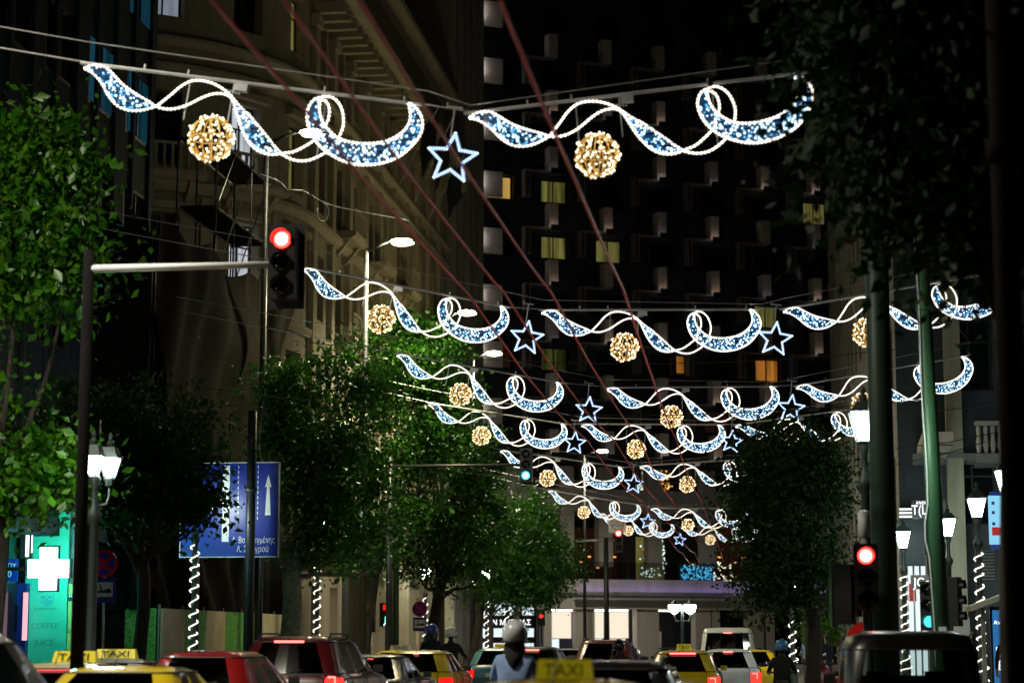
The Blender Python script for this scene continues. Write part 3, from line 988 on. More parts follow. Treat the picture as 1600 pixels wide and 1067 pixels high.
# ================================================================== TREES
def tree(name, label, px, Y, blobs, n, leaf, size, trunk_r=.16, bark='bark', lean=0.0, X=None, group='street trees along the avenue', fork=None, seed=1, loose=0.0):
    """blobs: (px, py, radius_px_x, radius_px_z, weight) lobes of the crown at depth Y"""
    rg = np.random.default_rng(seed)
    n = int(n * 1.45)
    size *= .92
    x0 = gx(px, Y) if X is None else X
    t = thing(name, label, 'tree', (x0, Y, .1), 0, group)
    k = Y / FPX
    lob = []
    for (bx, by, rx, rz_, w) in blobs:
        c = at(bx, by, Y)
        lob.append((c.x - x0, rg.uniform(-.25, .25) * rx * k, c.z - .1, rx * k, rx * k * .8, rz_ * k, w))
    wt = np.array([l[6] for l in lob], float)
    wt /= wt.sum()
    # clump centres spread in the lobes, leaves spread round the clumps
    nc = max(12, n // 95)
    cl = []
    for i in rg.choice(len(lob), nc, p=wt):
        cx, cy, cz, ax, ay, az, _ = lob[i]
        v = rg.normal(size=3)
        v /= np.linalg.norm(v)
        r = rg.uniform(.35, 1.0) ** .55
        cl.append((cx + v[0] * ax * r, cy + v[1] * ay * r, cz + v[2] * az * r))
    cl = np.array(cl)
    idx = rg.integers(0, nc, n)
    spread = rg.uniform(.16, .5 + loose, nc)
    pos = cl[idx] + rg.normal(size=(n, 3)) * spread[idx][:, None] * np.array([1, 1, .75])
    d = rg.normal(size=(n, 3))
    d[:, 2] -= .5
    d /= np.linalg.norm(d, axis=1)[:, None]
    u = np.cross(d, rg.normal(size=(n, 3)))
    u /= np.linalg.norm(u, axis=1)[:, None]
    n_ = n
    L = (size * np.exp(rg.normal(-.12, .32, n)))[:, None]
    w_ = L * .28
    nn = np.cross(d, u)
    V = np.stack([pos, pos + d * L * .5 + u * w_ + nn * L * .06, pos + d * L, pos + d * L * .5 - u * w_ + nn * L * .06], 1).reshape(-1, 3)
    me = bpy.data.meshes.new('crown')
    F = np.arange(n * 4).reshape(-1, 4)
    tri = np.concatenate([F[:, [0, 1, 2]], F[:, [0, 2, 3]]], 1).reshape(-1)
    me.vertices.add(n * 4)
    me.vertices.foreach_set('co', V.astype(np.float32).ravel())
    me.loops.add(n * 6)
    me.loops.foreach_set('vertex_index', tri.astype(np.int32))
    me.polygons.add(n * 2)
    me.polygons.foreach_set('loop_start', np.arange(0, n * 6, 3, dtype=np.int32))
    me.polygons.foreach_set('loop_total', np.full(n * 2, 3, np.int32))
    me.update()
    part('crown', me, leaf, t)
    # trunk and limbs
    top = np.average([[l[0], l[1], l[2]] for l in lob], axis=0, weights=wt)
    zf = fork if fork else max(1.6, min(l[2] - l[5] for l in lob))
    tp = [(0, 0, -.1), (lean * .3, 0, zf * .35), (lean * .55 + .06, .05, zf * .7), (lean, 0, zf)]
    tb = MB().tube(spline(tp, .25), [trunk_r * (1.25 - .5 * i / 40) for i in range(len(spline(tp, .25)))], 10)
    tk = tb.build('trunk', bark, t, True)
    far = sorted(range(nc), key=lambda i: -np.linalg.norm(cl[i] - top))[:20:2] + list(range(0, nc, max(1, nc // 5)))
    for q, i in enumerate(far):
        e = cl[i]
        s0 = np.array(tp[-1]) * (1, 1, rg.uniform(.75, 1.0))
        s0[2] = tp[-1][2] * rg.uniform(.8, 1.0)
        mid = s0 * .45 + e * .55 + rg.normal(size=3) * .25 + np.array([0, 0, .15])
        cp = spline([tuple(s0), tuple(s0 * .75 + mid * .25 + np.array([0, 0, .2])), tuple(mid), tuple(e)], .35)
        MB().tube(cp, [max(.01, trunk_r * .36 * (1 - .9 * j / len(cp))) for j in range(len(cp))], 6, cap=False).build('limb', bark, tk, True)
    return t

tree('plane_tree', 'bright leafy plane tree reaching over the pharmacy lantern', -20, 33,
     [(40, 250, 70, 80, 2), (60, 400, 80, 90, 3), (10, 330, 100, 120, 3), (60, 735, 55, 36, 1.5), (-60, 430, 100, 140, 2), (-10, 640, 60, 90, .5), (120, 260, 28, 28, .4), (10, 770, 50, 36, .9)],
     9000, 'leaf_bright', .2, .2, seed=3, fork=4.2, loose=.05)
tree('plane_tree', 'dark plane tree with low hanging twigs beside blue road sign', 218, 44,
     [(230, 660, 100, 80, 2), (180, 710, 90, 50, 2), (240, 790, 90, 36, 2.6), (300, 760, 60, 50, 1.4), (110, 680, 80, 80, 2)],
     9500, 'leaf_shaded', .17, .13, seed=5, fork=3.6)
tree('plane_tree', 'round dark green tree with pale mottled trunk behind blue sign', 452, 55.5,
     [(500, 640, 95, 100, 3), (470, 740, 90, 100, 3), (540, 760, 90, 110, 3), (560, 600, 60, 70, 1.4), (440, 620, 40, 60, 1), (520, 840, 100, 50, 1.5)],
     15000, 'leaf_mid', .16, .24, 'bark_pale', seed=7, fork=3.8)
tree('plane_tree', 'tall glossy tree lit by the road lamp above its top', 560, 66,
     [(620, 560, 80, 60, 2.4), (680, 570, 60, 60, 1.8), (620, 660, 90, 90, 3), (690, 660, 60, 90, 2), (600, 780, 90, 90, 2), (560, 850, 60, 50, 1), (640, 510, 30, 22, .5)],
     17000, 'leaf_mid', .17, .2, seed=9, fork=4.0, lean=.5)
tree('plane_tree', 'leaning street tree beside the no stopping sign', 663, 77,
     [(680, 740, 80, 90, 3), (730, 800, 70, 70, 2.4), (640, 840, 60, 60, 1.6), (700, 870, 90, 45, 1.8), (755, 720, 40, 50, .9)],
     13000, 'leaf_mid', .17, .2, seed=11, fork=3.6, lean=.6)
tree('plane_tree', 'bushy street tree in front of shop lettering', 735, 92,
     [(800, 810, 70, 50, 2.4), (840, 860, 60, 70, 3), (780, 880, 70, 55, 2.6), (740, 850, 50, 60, 1.6), (850, 915, 45, 35, 1.2), (780, 930, 60, 25, 1)],
     14000, 'leaf_mid', .17, .17, seed=13, fork=3.4, lean=.5)
tree('plane_tree', 'slender bent street tree with bare pale trunk near the arcade', 806, 108,
     [(830, 850, 50, 60, 2), (865, 890, 36, 50, 1.5), (820, 920, 40, 26, 1)], 7000, 'leaf_mid', .17, .14, 'bark_pale', seed=15, fork=3.4)
tree('plane_tree', 'thin dark street tree leaning beside wrapped lamp post', 765, 99,
     [(790, 900, 50, 36, 2), (760, 880, 40, 40, 1)], 4500, 'leaf_bright', .17, .12, seed=17, fork=3.0)
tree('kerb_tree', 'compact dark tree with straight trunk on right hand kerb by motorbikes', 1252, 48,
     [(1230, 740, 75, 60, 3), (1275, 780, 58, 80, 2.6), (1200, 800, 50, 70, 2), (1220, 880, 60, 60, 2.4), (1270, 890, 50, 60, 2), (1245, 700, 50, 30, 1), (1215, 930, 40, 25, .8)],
     15000, 'leaf_shaded', .13, .15, seed=19, fork=2.6, X=.95, group='trees on the right pavement')
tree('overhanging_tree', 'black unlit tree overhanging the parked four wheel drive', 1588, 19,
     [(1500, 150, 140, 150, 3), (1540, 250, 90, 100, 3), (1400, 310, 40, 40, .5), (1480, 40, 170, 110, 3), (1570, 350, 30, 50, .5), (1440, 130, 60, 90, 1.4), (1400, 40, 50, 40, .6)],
     16000, 'leaf_unlit', .16, .13, seed=21, fork=5.0, group='trees on the right pavement', loose=.1)
# potted shrub near the motorbikes
tree('shrub', 'small potted green shrub beside parked motorbikes', 1285, 72, [(1285, 985, 22, 16, 1)], 1400, 'leaf_bright', .13, .04, seed=23, fork=1.1, group='shrubs on the right pavement')

# ================================================================== GARLANDS
GS = 8.889 * 342
def G(pts):
    return [Vector(((x / 8.889 - 8) / 342, 0, -(y - 128) / GS)) for x, y in pts]
def C2(pts):
    return [(x + 1600, y) for x, y in pts]
ropeU = G([(65, 165), (120, 140), (190, 130), (260, 145), (330, 195), (420, 265), (520, 320), (620, 365), (700, 397), (755, 425), (830, 437), (900, 432), (980, 405), (1060, 360), (1140, 305), (1220, 262), (1300, 243), (1370, 250), (1420, 285), (1470, 380), (1530, 500)] + C2([(0, 600), (60, 660), (130, 700), (220, 715), (290, 705), (340, 690), (430, 665), (520, 605), (595, 540), (632, 485), (630, 420)]))
ropeL = G([(65, 172), (130, 195), (200, 245), (260, 310), (310, 375), (370, 430), (440, 470), (530, 485), (620, 475), (690, 450), (755, 420), (810, 365), (870, 300), (930, 230), (1000, 175), (1060, 152), (1140, 148), (1220, 160), (1300, 190), (1370, 230), (1430, 280), (1500, 340)] + C2([(0, 410), (80, 480), (170, 560), (250, 635), (320, 690), (400, 725), (480, 735), (560, 722), (640, 680), (710, 625), (770, 555), (800, 470), (815, 380), (800, 300), (770, 230), (720, 175), (660, 148), (605, 155)]))
cresO = G(C2([(600, 165), (540, 190), (505, 240), (490, 310), (505, 390), (540, 470), (590, 535), (650, 590), (720, 635), (800, 670), (880, 695), (980, 708), (1080, 700), (1180, 678), (1280, 635), (1370, 570), (1450, 470), (1490, 390), (1500, 310), (1480, 235), (1440, 180), (1390, 140), (1345, 125)]))
cresI = G(C2([(600, 165), (588, 200), (590, 260), (610, 330), (650, 395), (710, 450), (780, 495), (860, 517), (960, 525), (1060, 517), (1160, 495), (1250, 455), (1320, 400), (1365, 340), (1385, 270), (1375, 200), (1345, 125)]))
loopS = G(C2([(595, 185), (640, 200), (670, 250), (680, 310), (675, 370), (655, 398)]))
GW = 4.3
def sc3(l, y=0.0):
    return [Vector((p.x * GW, y, p.z * GW)) for p in l]
def inside(p, poly):
    c = False
    j = len(poly) - 1
    for i in range(len(poly)):
        a, b = poly[i], poly[j]
        if (a.z > p[1]) != (b.z > p[1]) and p[0] < (b.x - a.x) * (p[1] - a.z) / (b.z - a.z) + a.x:
            c = not c
        j = i
    return c
rg = random.Random(5)
def rope(core, beads, pts, r=.011, br=.021, step=.05):
    cp = spline(pts, step)
    core.tube(cp, r, 5)
    for p in cp:
        beads.octa(p, br)
core, beads = MB(), MB()
for l, y in ((ropeU, 0), (ropeL, .02), (cresO, -.02), (cresI, -.02), (loopS, .01)):
    rope(core, beads, sc3(l, y))
uA = sc3(ropeU[:10]); lA = sc3(ropeL[:11])
uB = sc3(ropeU[18:27]); lB = sc3(ropeL[19:27])
polys = [spline(uA, .06) + list(reversed(spline(lA, .06))), spline(uB, .06) + list(reversed(spline(lB, .06))), spline(sc3(cresO), .06) + list(reversed(spline(sc3(cresI), .06)))]
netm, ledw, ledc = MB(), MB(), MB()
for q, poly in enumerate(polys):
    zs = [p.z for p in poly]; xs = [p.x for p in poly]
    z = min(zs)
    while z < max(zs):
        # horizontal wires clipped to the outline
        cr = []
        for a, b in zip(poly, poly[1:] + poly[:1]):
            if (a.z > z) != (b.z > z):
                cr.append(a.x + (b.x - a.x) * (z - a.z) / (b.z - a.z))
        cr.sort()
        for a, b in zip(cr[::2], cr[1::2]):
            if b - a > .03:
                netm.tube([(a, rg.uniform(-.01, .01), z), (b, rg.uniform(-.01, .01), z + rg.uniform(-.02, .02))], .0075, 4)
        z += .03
    n = int({0: 115, 1: 90, 2: 260}[q])
    while n > 0:
        p = (rg.uniform(min(xs), max(xs)), rg.uniform(min(zs), max(zs)))
        if inside(p, poly):
            (ledw if rg.random() < .72 else ledc).octa((p[0], rg.uniform(-.05, 0), p[1]), rg.uniform(.010, .021))
            n -= 1
bar = MB().tube([(-.02 * GW, .03, .01), (.99 * GW, .03, .01)], .022, 6)
for u in (.17, .30, .70, .93):
    bar.box((u * GW, .03, .05), (.02, .02, .08))
box_ = MB().box((.462 * GW, .03, -.055), (.16, .1, .09)); box2 = MB()
for k in range(5):
    box2.box((.425 * GW + k * .035, .03, -.12), (.015, .06, .03))
hang = MB()
for u in ((1015 / 8.889 - 8) / 342, (1405 / 8.889 - 8) / 342):
    hang.box((u * GW, .03, -.26), (.014, .014, .54))
hang.box(((2230 / 8.889 - 8) / 342 * GW, .03, -.4), (.014, .014, .78))
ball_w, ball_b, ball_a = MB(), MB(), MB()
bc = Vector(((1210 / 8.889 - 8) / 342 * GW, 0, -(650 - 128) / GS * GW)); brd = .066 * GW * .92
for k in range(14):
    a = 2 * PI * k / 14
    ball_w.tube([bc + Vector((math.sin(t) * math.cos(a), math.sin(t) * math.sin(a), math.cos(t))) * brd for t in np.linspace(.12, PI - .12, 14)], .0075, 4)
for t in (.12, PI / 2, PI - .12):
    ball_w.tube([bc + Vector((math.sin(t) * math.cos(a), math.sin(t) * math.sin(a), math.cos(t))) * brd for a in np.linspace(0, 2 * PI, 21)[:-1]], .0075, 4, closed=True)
for k in range(165):
    v = Vector((rg.gauss(0, 1), rg.gauss(0, 1), rg.gauss(0, 1))).normalized()
    p = bc + v * brd * rg.uniform(1.0, 1.13)
    (ball_b if rg.random() < .8 else ball_a).octa(p, rg.uniform(.012, .021))
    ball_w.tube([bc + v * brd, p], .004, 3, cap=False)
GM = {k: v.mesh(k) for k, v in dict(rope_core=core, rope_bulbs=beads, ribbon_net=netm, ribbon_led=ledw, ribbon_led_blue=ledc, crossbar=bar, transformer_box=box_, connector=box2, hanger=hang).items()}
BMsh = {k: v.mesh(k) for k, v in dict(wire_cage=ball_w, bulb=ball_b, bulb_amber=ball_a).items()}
for k, mt in dict(rope_core='rope_core', rope_bulbs='rope_warm', ribbon_net='net_blue_glow', ribbon_led='led_white', ribbon_led_blue='led_cyan', crossbar='galvanised', transformer_box='galvanised', connector='galvanised', hanger='galvanised').items():
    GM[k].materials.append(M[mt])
for k, mt in dict(wire_cage='wire_gold_glow', bulb='bulb_gold', bulb_amber='bulb_amber').items():
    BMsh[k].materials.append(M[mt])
def star_pts(r, rin):
    return [Vector((math.sin(PI * i / 5) * (r if i % 2 == 0 else rin), 0, math.cos(PI * i / 5) * (r if i % 2 == 0 else rin))) for i in range(10)]
sco, sbe = MB(), MB()
sp = star_pts(.355, .16)
for a, b in zip(sp, sp[1:] + sp[:1]):
    n = 7
    for i in range(n):
        sbe.octa(a.lerp(b, i / n), .026)
    sco.tube([a, b], .02, 5)
SM = {'rope_core': sco.mesh('rope_core'), 'rope_bulbs': sbe.mesh('rope_bulbs'), 'hanger': MB().tube([(-.06, 0, .3), (-.06, 0, .72)], .012, 5).tube([(-.17, 0, .72), (.05, 0, .72)], .018, 5).tube([(-.17, 0, .7), (-.17, 0, .78)], .01, 5).mesh('hanger')}
SM['rope_core'].materials.append(M['rope_blue_core'])
SM['rope_bulbs'].materials.append(M['rope_blue'])
SM['hanger'].materials.append(M['galvanised'])
def link(o, par):
    COL.objects.link(o); o.parent = par
    return o
ROWS = [
    (26.0, [((135, 100), (668, 166)), ((735, 177), (1268, 113))], [(706, 248, -8)]),
    (40.2, [((475, 418), (800, 482)), ((848, 485), (1190, 484)), ((1225, 483), (1569, 424))], [(823, 528, -8), (1211, 530, -8)]),
    (51.0, [((622, 553), (884, 600)), ((948, 606), (1218, 604)), ((1245, 603), (1517, 555))], [(920, 641, -6), (1236, 638, -8)]),
    (62.0, [((671, 630), (889, 664)), ((910, 663), (1134, 664)), ((1150, 664), (1372, 634))], [(898, 692, -6), (1143, 690, -8)]),
    (71.5, [((783, 703), (977, 731)), ((1001, 728), (1195, 716))], [(990, 756, -6)]),
    (91.5, [((858, 766), (1003, 790)), ((1018, 794), (1169, 795))], [(1012, 815, -6)]),
    (115.0, [((938, 802), (1055, 820)), ((1065, 823), (1184, 823))], [(1062, 843, -8)]),
]
ORD = ['first', 'second', 'third', 'fourth', 'fifth', 'sixth', 'seventh']
POSN = {2: ['beside the trees and lamps', 'beside the dark corner house'], 3: ['beside the trees and lamps', 'over mid street', 'beside the dark corner house']}
CAB = []
for ri, (Y, pcs, stars) in enumerate(ROWS):
    ends = []
    for pi, (a, b) in enumerate(pcs):
        A, B_ = at(*a, Y), at(*b, Y)
        s = (B_ - A).length / GW
        g = thing('swirl_garland', f'white swirl garland with blue crescent, {ORD[ri]} row towards the hotel, {POSN[len(pcs)][pi]}', 'light garland', A, 0, 'swirl light garlands across the avenue')
        g.rotation_euler = (0, -math.atan2(B_.z - A.z, B_.x - A.x), 0)
        g.scale = (s, s, s)
        for k, me in GM.items():
            o = link(bpy.data.objects.new(k, me), g)
            if k in ('rope_core', 'rope_bulbs', 'ribbon_net', 'ribbon_led', 'ribbon_led_blue', 'connector', 'hanger'):
                o['kind'] = 'stuff'
        # the light ball hangs from the garland bar on its own hangers
        bl = thing('light_ball', f'golden ball of warm bulbs, {ORD[ri]} row towards the hotel, {POSN[len(pcs)][pi]}', 'light ball', A + Vector(((B_ - A).x * .3746, 0, (B_ - A).z * .3746)), 0, 'golden light balls under the garlands')
        bl.scale = (s, s, s)
        bl.rotation_euler = (0, 0, rg.uniform(0, 6))
        for k, me in BMsh.items():
            o = link(bpy.data.objects.new(k, me), bl)
            o['kind'] = 'stuff'
            o.location = (-bc.x, 0, 0)
        bl.rotation_euler = (0, 0, 0)
        ends += [A, B_]
    for (px, py, rot) in stars:
        c = at(px, py, Y)
        st = thing('light_star', f'five pointed rope light star, {ORD[ri]} row towards the hotel, ' + ('over mid street' if px < 1130 else 'nearer the corner house'), 'light star', c, 0, 'hanging light stars')
        st.rotation_euler = (0, R(rot * -1), 0)
        s = Y / FPX * 40 / .355 * (530 / 4.3 * Y / FPX) ** 0 if False else 1.0
        st.scale = (s * .95,) * 3
        for k, me in SM.items():
            o = link(bpy.data.objects.new(k, me), st)
            if k != 'hanger':
                o['kind'] = 'stuff'
    # carrying cable
    L0, L1 = Vector((-16.9, Y, ends[0].z + 1.6)), Vector((4.2 if Y > 30.5 else 6.0, Y, ends[-1].z + .9))
    p = [L0] + [e + Vector((0, .05, .03)) for e in ends] + [L1]
    cb = MB()
    cb.tube([q - L0 for q in p], .011, 5)
    p2 = [L0 + Vector((0, 0, .35))] + [e + Vector((0, .06, .12 + .1 * abs(i - len(ends) / 2))) for i, e in enumerate(ends)] + [L1 + Vector((0, 0, .5))]
    cb.tube([q - L0 for q in p2], .008, 5)
    tag(cb.build('span_cable', 'wire_steel', None, False, L0), f'thin steel span cable carrying the {ORD[ri]} row of garlands', 'cable', 'garland span cables')

# ================================================================== OVERHEAD TROLLEY WIRES
WZ = 6.2
vp = 1178
for i, (k0, nm) in enumerate(((.82, 'outermost beside the trees'), (.70, 'second from the pale corner building'), (.575, 'third from the pale corner building'), (.375, 'nearest the right hand pavement'))):
    x = -k0 * (WZ - CAMZ)
    pts = []
    y = 6.0
    while y < 128:
        f = ((y - 6) % 20) / 20
        z = WZ - .16 * 4 * f * (1 - f) + .008 * math.sin(y * .9 + i)
        pts.append((x + (y * (vp - 1200) / FPX) + .05 * math.sin(y * .11 + i * 1.7), y, z))
        y += 1.0
    o = pts[0]
    tag(MB().tube([(a - o[0], b - o[1], c - o[2]) for a, b, c in pts], .017, 6).build('trolley_wire', 'wire_copper', None, True, o), f'red copper trolley wire along the avenue, {nm}', 'wire', 'trolley wires')
for Y, z in ((46, 6.35), (66, 6.35), (86, 6.35), (106, 6.35), (57, 9.0)):
    a, b = Vector((-13, Y, z + 1.2)), Vector((3.6, Y, z + .7))
    pts = [a.lerp(b, t) - a - Vector((0, 0, 2.0 * t * (1 - t))) for t in np.linspace(0, 1, 14)]
    tag(MB().tube(pts, .012, 5).build('cross_wire', 'wire_dark', None, True, a), 'thin dark cross wire spanning the avenue ' + {46: 'beside the blue sign', 66: 'beside the green lit signal', 86: 'over the far trees', 106: 'at the red signal before the arcade', 57: 'high under the third garland row'}[Y], 'wire', 'dark cross wires')
for k, (p, q, Y) in enumerate((((1400, 610), (1570, 570), 52), ((1400, 700), (1560, 675), 54), ((1400, 725), (1540, 690), 55), ((1400, 650), (1600, 618), 53))):
    a, b = at(*p, Y), at(*q, Y)
    tag(MB().tube([(0, 0, 0), tuple((b - a) * .5 - Vector((0, 0, .06))), tuple(b - a)], .012, 5).build('cross_wire', 'wire_dark', None, True, a), ['highest slack dark wire crossing before the dark corner house', 'slack dark wire at balcony height before the corner house', 'lowest slack dark wire below balcony height before the corner house', 'second highest slack dark wire before the corner house'][k], 'wire', 'wires before the corner house')

cs = [at(405, 272, 57.5), at(438, 284, 57.5), at(452, 300, 57.6), at(470, 296, 57.6), at(510, 318, 58), at(560, 330, 60), at(640, 344, 62)]
o0 = cs[0]
sv = tag(MB().tube([p - o0 for p in spline(cs, .25)], .012, 5).build('service_cable', 'sign_white', None, True, o0), 'loose white service cable slung from lamp mast to the next', 'cable')
lp = [at(505 + 9 * math.cos(a), 332 + 14 * math.sin(a), 58) - o0 for a in np.linspace(-1.6, 3.6, 14)]
MB().tube(lp, .012, 5).build('cable_loop', 'sign_white', sv, True)

# ================================================================== STREET LAMPS
def road_lamp(px, py, Y, poleX, lensm, label):
    h = at(px, py, Y)
    t = thing('road_lamp', label, 'street lamp', (poleX, Y, .14), 0, 'road lamps over the avenue')
    hx, hh = h.x - poleX, h.z - .14
    MB().tube([(0, 0, 0), (0, 0, hh * .5), (0, 0, hh - .2)], [.13, .1, .075], 10).build('mast', 'pole_dark', t, True)
    MB().tube([(0, 0, hh - .25), (hx * .4, 0, hh - .02), (hx - .35, 0, hh + .12)], .05, 8).build('arm', 'pole_dark', t, True)
    hd_ = MB().box((hx, 0, hh + .1), (.75, .3, .09), 0, .8).build('lamp_head', 'pole_dark', t)
    MB().add([(hx - .3, -.12, hh + .052), (hx + .3, -.12, hh + .052), (hx + .3, .12, hh + .052), (hx - .3, .12, hh + .052)], [(3, 2, 1, 0)]).build('led_panel', lensm, hd_)
    if lensm != 'led_head_added':
        for q in (-1, 1):
            MB().ball((hx + .02, q * .17, hh + .05), .36, 12, 6, (1, .14, .26)).build('glare_bulge', 'led_bulge_wide' if Y in (80, 92) else 'led_bulge', hd_, True)  # bulges added to the head for glare and sideways light
    return t
LP = -13.0
road_lamp(487, 211, 58, gx(403, 58), 'led_head_dim', 'bright arm lamp half hidden by the first row crescent')
road_lamp(627, 381, 62, gx(566, 62), 'led_head', 'glaring arm lamp on dark mast in front of the corner building')
road_lamp(729, 491, 80, gx(690, 80), 'led_head_far', 'arm lamp seen through the second row crescent')
road_lamp(771, 554, 92, gx(738, 92), 'led_head_far', 'arm lamp above the row of trees below a star')
road_lamp(941, 706, 136, gx(914, 136), 'led_head_far', 'slim arm lamp standing before the hotel arcade')

def lantern(x, y, zl, label, helix=0.0, twin=False, name='lantern_post', glowm='lantern_glow', base=.14, s=.8, group='lantern posts on the pavements'):
    """zl: height of the lantern's glass bottom"""
    t = thing(name, label, 'lamp post', (x, y, base), 0, group)
    h = zl - base
    MB().lathe([(.2, 0), (.2, .25), (.14, .4), (.12, 1.0), (.075, 1.15), (.065, h - .75), (.1, h - .7), (.12, h - .6), (.06, h - .5), (.045, h - .2), (.09, h - .06), (.05, h)], (0, 0, 0), 12).build('post', 'lamp_iron', t, True)
    for q in ([(0, 0)] if not twin else [(-.04, 0), (.1, .4)]):
        w0, w1, hh = .12 * s, .24 * s, .52 * s
        gl = MB()
        gl.add([(q[0] + sx * w0, q[1] + sy * w0, h + .02) for sx, sy in ((-1, -1), (1, -1), (1, 1), (-1, 1))] + [(q[0] + sx * w1, q[1] + sy * w1, h + .02 + hh) for sx, sy in ((-1, -1), (1, -1), (1, 1), (-1, 1))],
               [(0, 1, 5, 4), (1, 2, 6, 5), (2, 3, 7, 6), (3, 0, 4, 7)])
        lg = gl.build('lantern_glass', glowm, t)
        fr = MB()
        for sx, sy in ((-1, -1), (1, -1), (1, 1), (-1, 1)):
            fr.tube([(q[0] + sx * w0 * 1.06, q[1] + sy * w0 * 1.06, h), (q[0] + sx * w1 * 1.06, q[1] + sy * w1 * 1.06, h + .02 + hh)], .016, 5)
            fr.tube([(q[0] + sx * w1 * 1.1, q[1] + sy * w1 * 1.1, h + hh), (q[0] + sx * w1 * 1.25, q[1] + sy * w1 * 1.25, h + hh + .07)], .012, 5)
        fr.add([(q[0] + sx * w1 * 1.14, q[1] + sy * w1 * 1.14, h + .025 + hh) for sx, sy in ((-1, -1), (1, -1), (1, 1), (-1, 1))] + [(q[0] + sx * .1, q[1] + sy * .1, h + hh + .2) for sx, sy in ((-1, -1), (1, -1), (1, 1), (-1, 1))],
               [(0, 1, 5, 4), (1, 2, 6, 5), (2, 3, 7, 6), (3, 0, 4, 7), (4, 5, 6, 7), (3, 2, 1, 0)])
        fr.lathe([(.05, 0), (.07, .06), (.03, .12), (.045, .17), (.01, .24)], (q[0], q[1], h + hh + .2), 8)
        fr.lathe([(.06, -.14), (.1, -.03), (w0 * 1.2, 0), (w0 * 1.1, .015)], (q[0], q[1], h), 8)
        fr.build('lantern_frame', 'lamp_iron', lg)
        if twin and q[0] > 0:
            MB().tube([(0, 0, h - .5), (.12, .2, h - .45), (q[0], q[1], h - .3), (q[0], q[1], h - .1)], .022, 6).build('side_arm', 'lamp_iron', t, True)
    if helix:
        z0, z1 = .7, h - .75
        n = int((z1 - z0) / helix * 18)
        pts = []
        rr = .105
        for i in range(n):
            a = 2 * PI * i / 18
            z = z0 + (z1 - z0) * i / n + .035 * math.sin(i * .061 + x) + .02 * math.sin(i * .173 + y)
            pts.append(((rr + (.05 if z < 1.1 else 0)) * math.cos(a), (rr + (.05 if z < 1.1 else 0)) * math.sin(a), z))
        MB().tube(pts, .017, 5).build('rope_light', 'rope_post', t, True)
    return t
def lan(px, py, Y, *a, **k):
    p = at(px, py, Y)
    return lantern(p.x, Y, p.z, *a, **k)
road_lamp(-520, -760, 21, -13.1, 'led_head_added', 'added road lamp out of view, lighting the near cars and rider')  # added outside the view to light near cars and riders
lantern(-12.4, 27.5, 5.1, 'added lantern post out of view by the plane tree, lighting near traffic')  # added outside the view as extra light on the traffic
lantern(-12.4, 17.5, 5.1, 'added lantern post out of view at the kerb, lighting near traffic')  # second post added outside the view, lights the nearest cars
lan(149, 742, 31, 'unwrapped twin lantern post beside the green cross', 0, True, s=.52)
lan(306, 800, 48, 'lantern post wrapped in a light spiral before the blue sign', .27)
lan(497, 830, 61, 'spiral wrapped lantern post hidden in leaves beside a pale trunk', .27)
lan(1527, 808, 50, 'spiral wrapped lantern post beside the louvre of the corner house', .27)
lan(1411, 856, 57, 'spiral wrapped lantern post under the ribbed canopy', .24)
lan(1481, 838, 54, 'plain lantern post beside the pale pilaster', 0, )
lan(1572, 768, 45, 'lantern post beside the blue poster box', 0)
lan(1350, 690, 31.4, 'lantern post behind the thick dark green pole', 0, base=.14)
lan(665, 905, 86, 'thin spiral wrapped lantern post among the far trees', .3, glowm='lantern_glow_soft')
lan(760, 905, 96, 'spiral wrapped lantern post before the lettered shopfront', .3, glowm='lantern_glow_soft')
lan(792, 920, 104, 'spiral wrapped lantern post near the arcade corner', .3, glowm='lantern_glow_soft')
lan(1237, 930, 62, 'dotted spiral lantern post behind the kerb tree', .3, glowm='lantern_glow_soft')
# twin globe lamp in front of the arcade
tp = at(1066, 955, 128)
tg = thing('twin_lamp', 'cast iron lamp post with two white shades before the arcade', 'lamp post', (tp.x, 128, 0))
MB().lathe([(.22, 0), (.2, .5), (.12, .7), (.09, 2.4), (.07, tp.z), (.1, tp.z + .3), (.03, tp.z + .6)], (0, 0, 0), 10).build('post', 'lamp_iron', tg, True)
for sx in (-1, 1):
    MB().tube([(0, 0, tp.z - .55), (sx * .4, 0, tp.z - .6), (sx * .48, 0, tp.z - .3), (sx * .48, 0, tp.z - .1)], .03, 6).build('arm', 'lamp_iron', tg, True)
    g_ = MB().lathe([(.12, 0), (.3, .15), (.36, .42), (.36, .5)], (sx * .48, 0, tp.z - .1), 12).build('shade', 'lantern_glow_soft', tg, True)
    MB().lathe([(.4, 0), (.28, .1), (.1, .17), (.03, .35)], (sx * .48, 0, tp.z + .41), 12).build('cap', 'lamp_iron', g_, True)

# ================================================================== POLES
def pole(px, Y, ztop, r0, r1, m, label, lean=0.0, X=None, base=.14, name='trolley_pole'):
    x = gx(px, Y) if X is None else X
    t = thing(name, label, 'pole', (x, Y, base))
    MB().tube([(0, 0, 0), (lean * .5, 0, ztop * .5), (lean, 0, ztop)], [r0, (r0 + r1) / 2, r1], 16).build('shaft', m, t, True)
    MB().tube([(0, 0, -.02), (0, 0, .5)], [r0 * 1.25, r0 * 1.2], 16).build('base_collar', m, t, True)
    MB().tube([(lean * .7, 0, ztop * .72), (lean * .72, 0, ztop * .74)], r1 * 1.35, 16).build('clamp_band', m, t, True)
    return t
pole(1385, 30.6, 10.5, .19, .17, 'pole_green_dark', 'thick dark green trolley pole with yellow sticker behind the black car')
st_ = at(1368, 930, 30.6)
p2 = pole(1474, 33, 9.5, .15, .1, 'pole_green', 'slender green trolley pole with a loose white cable', -.2)
cb = []
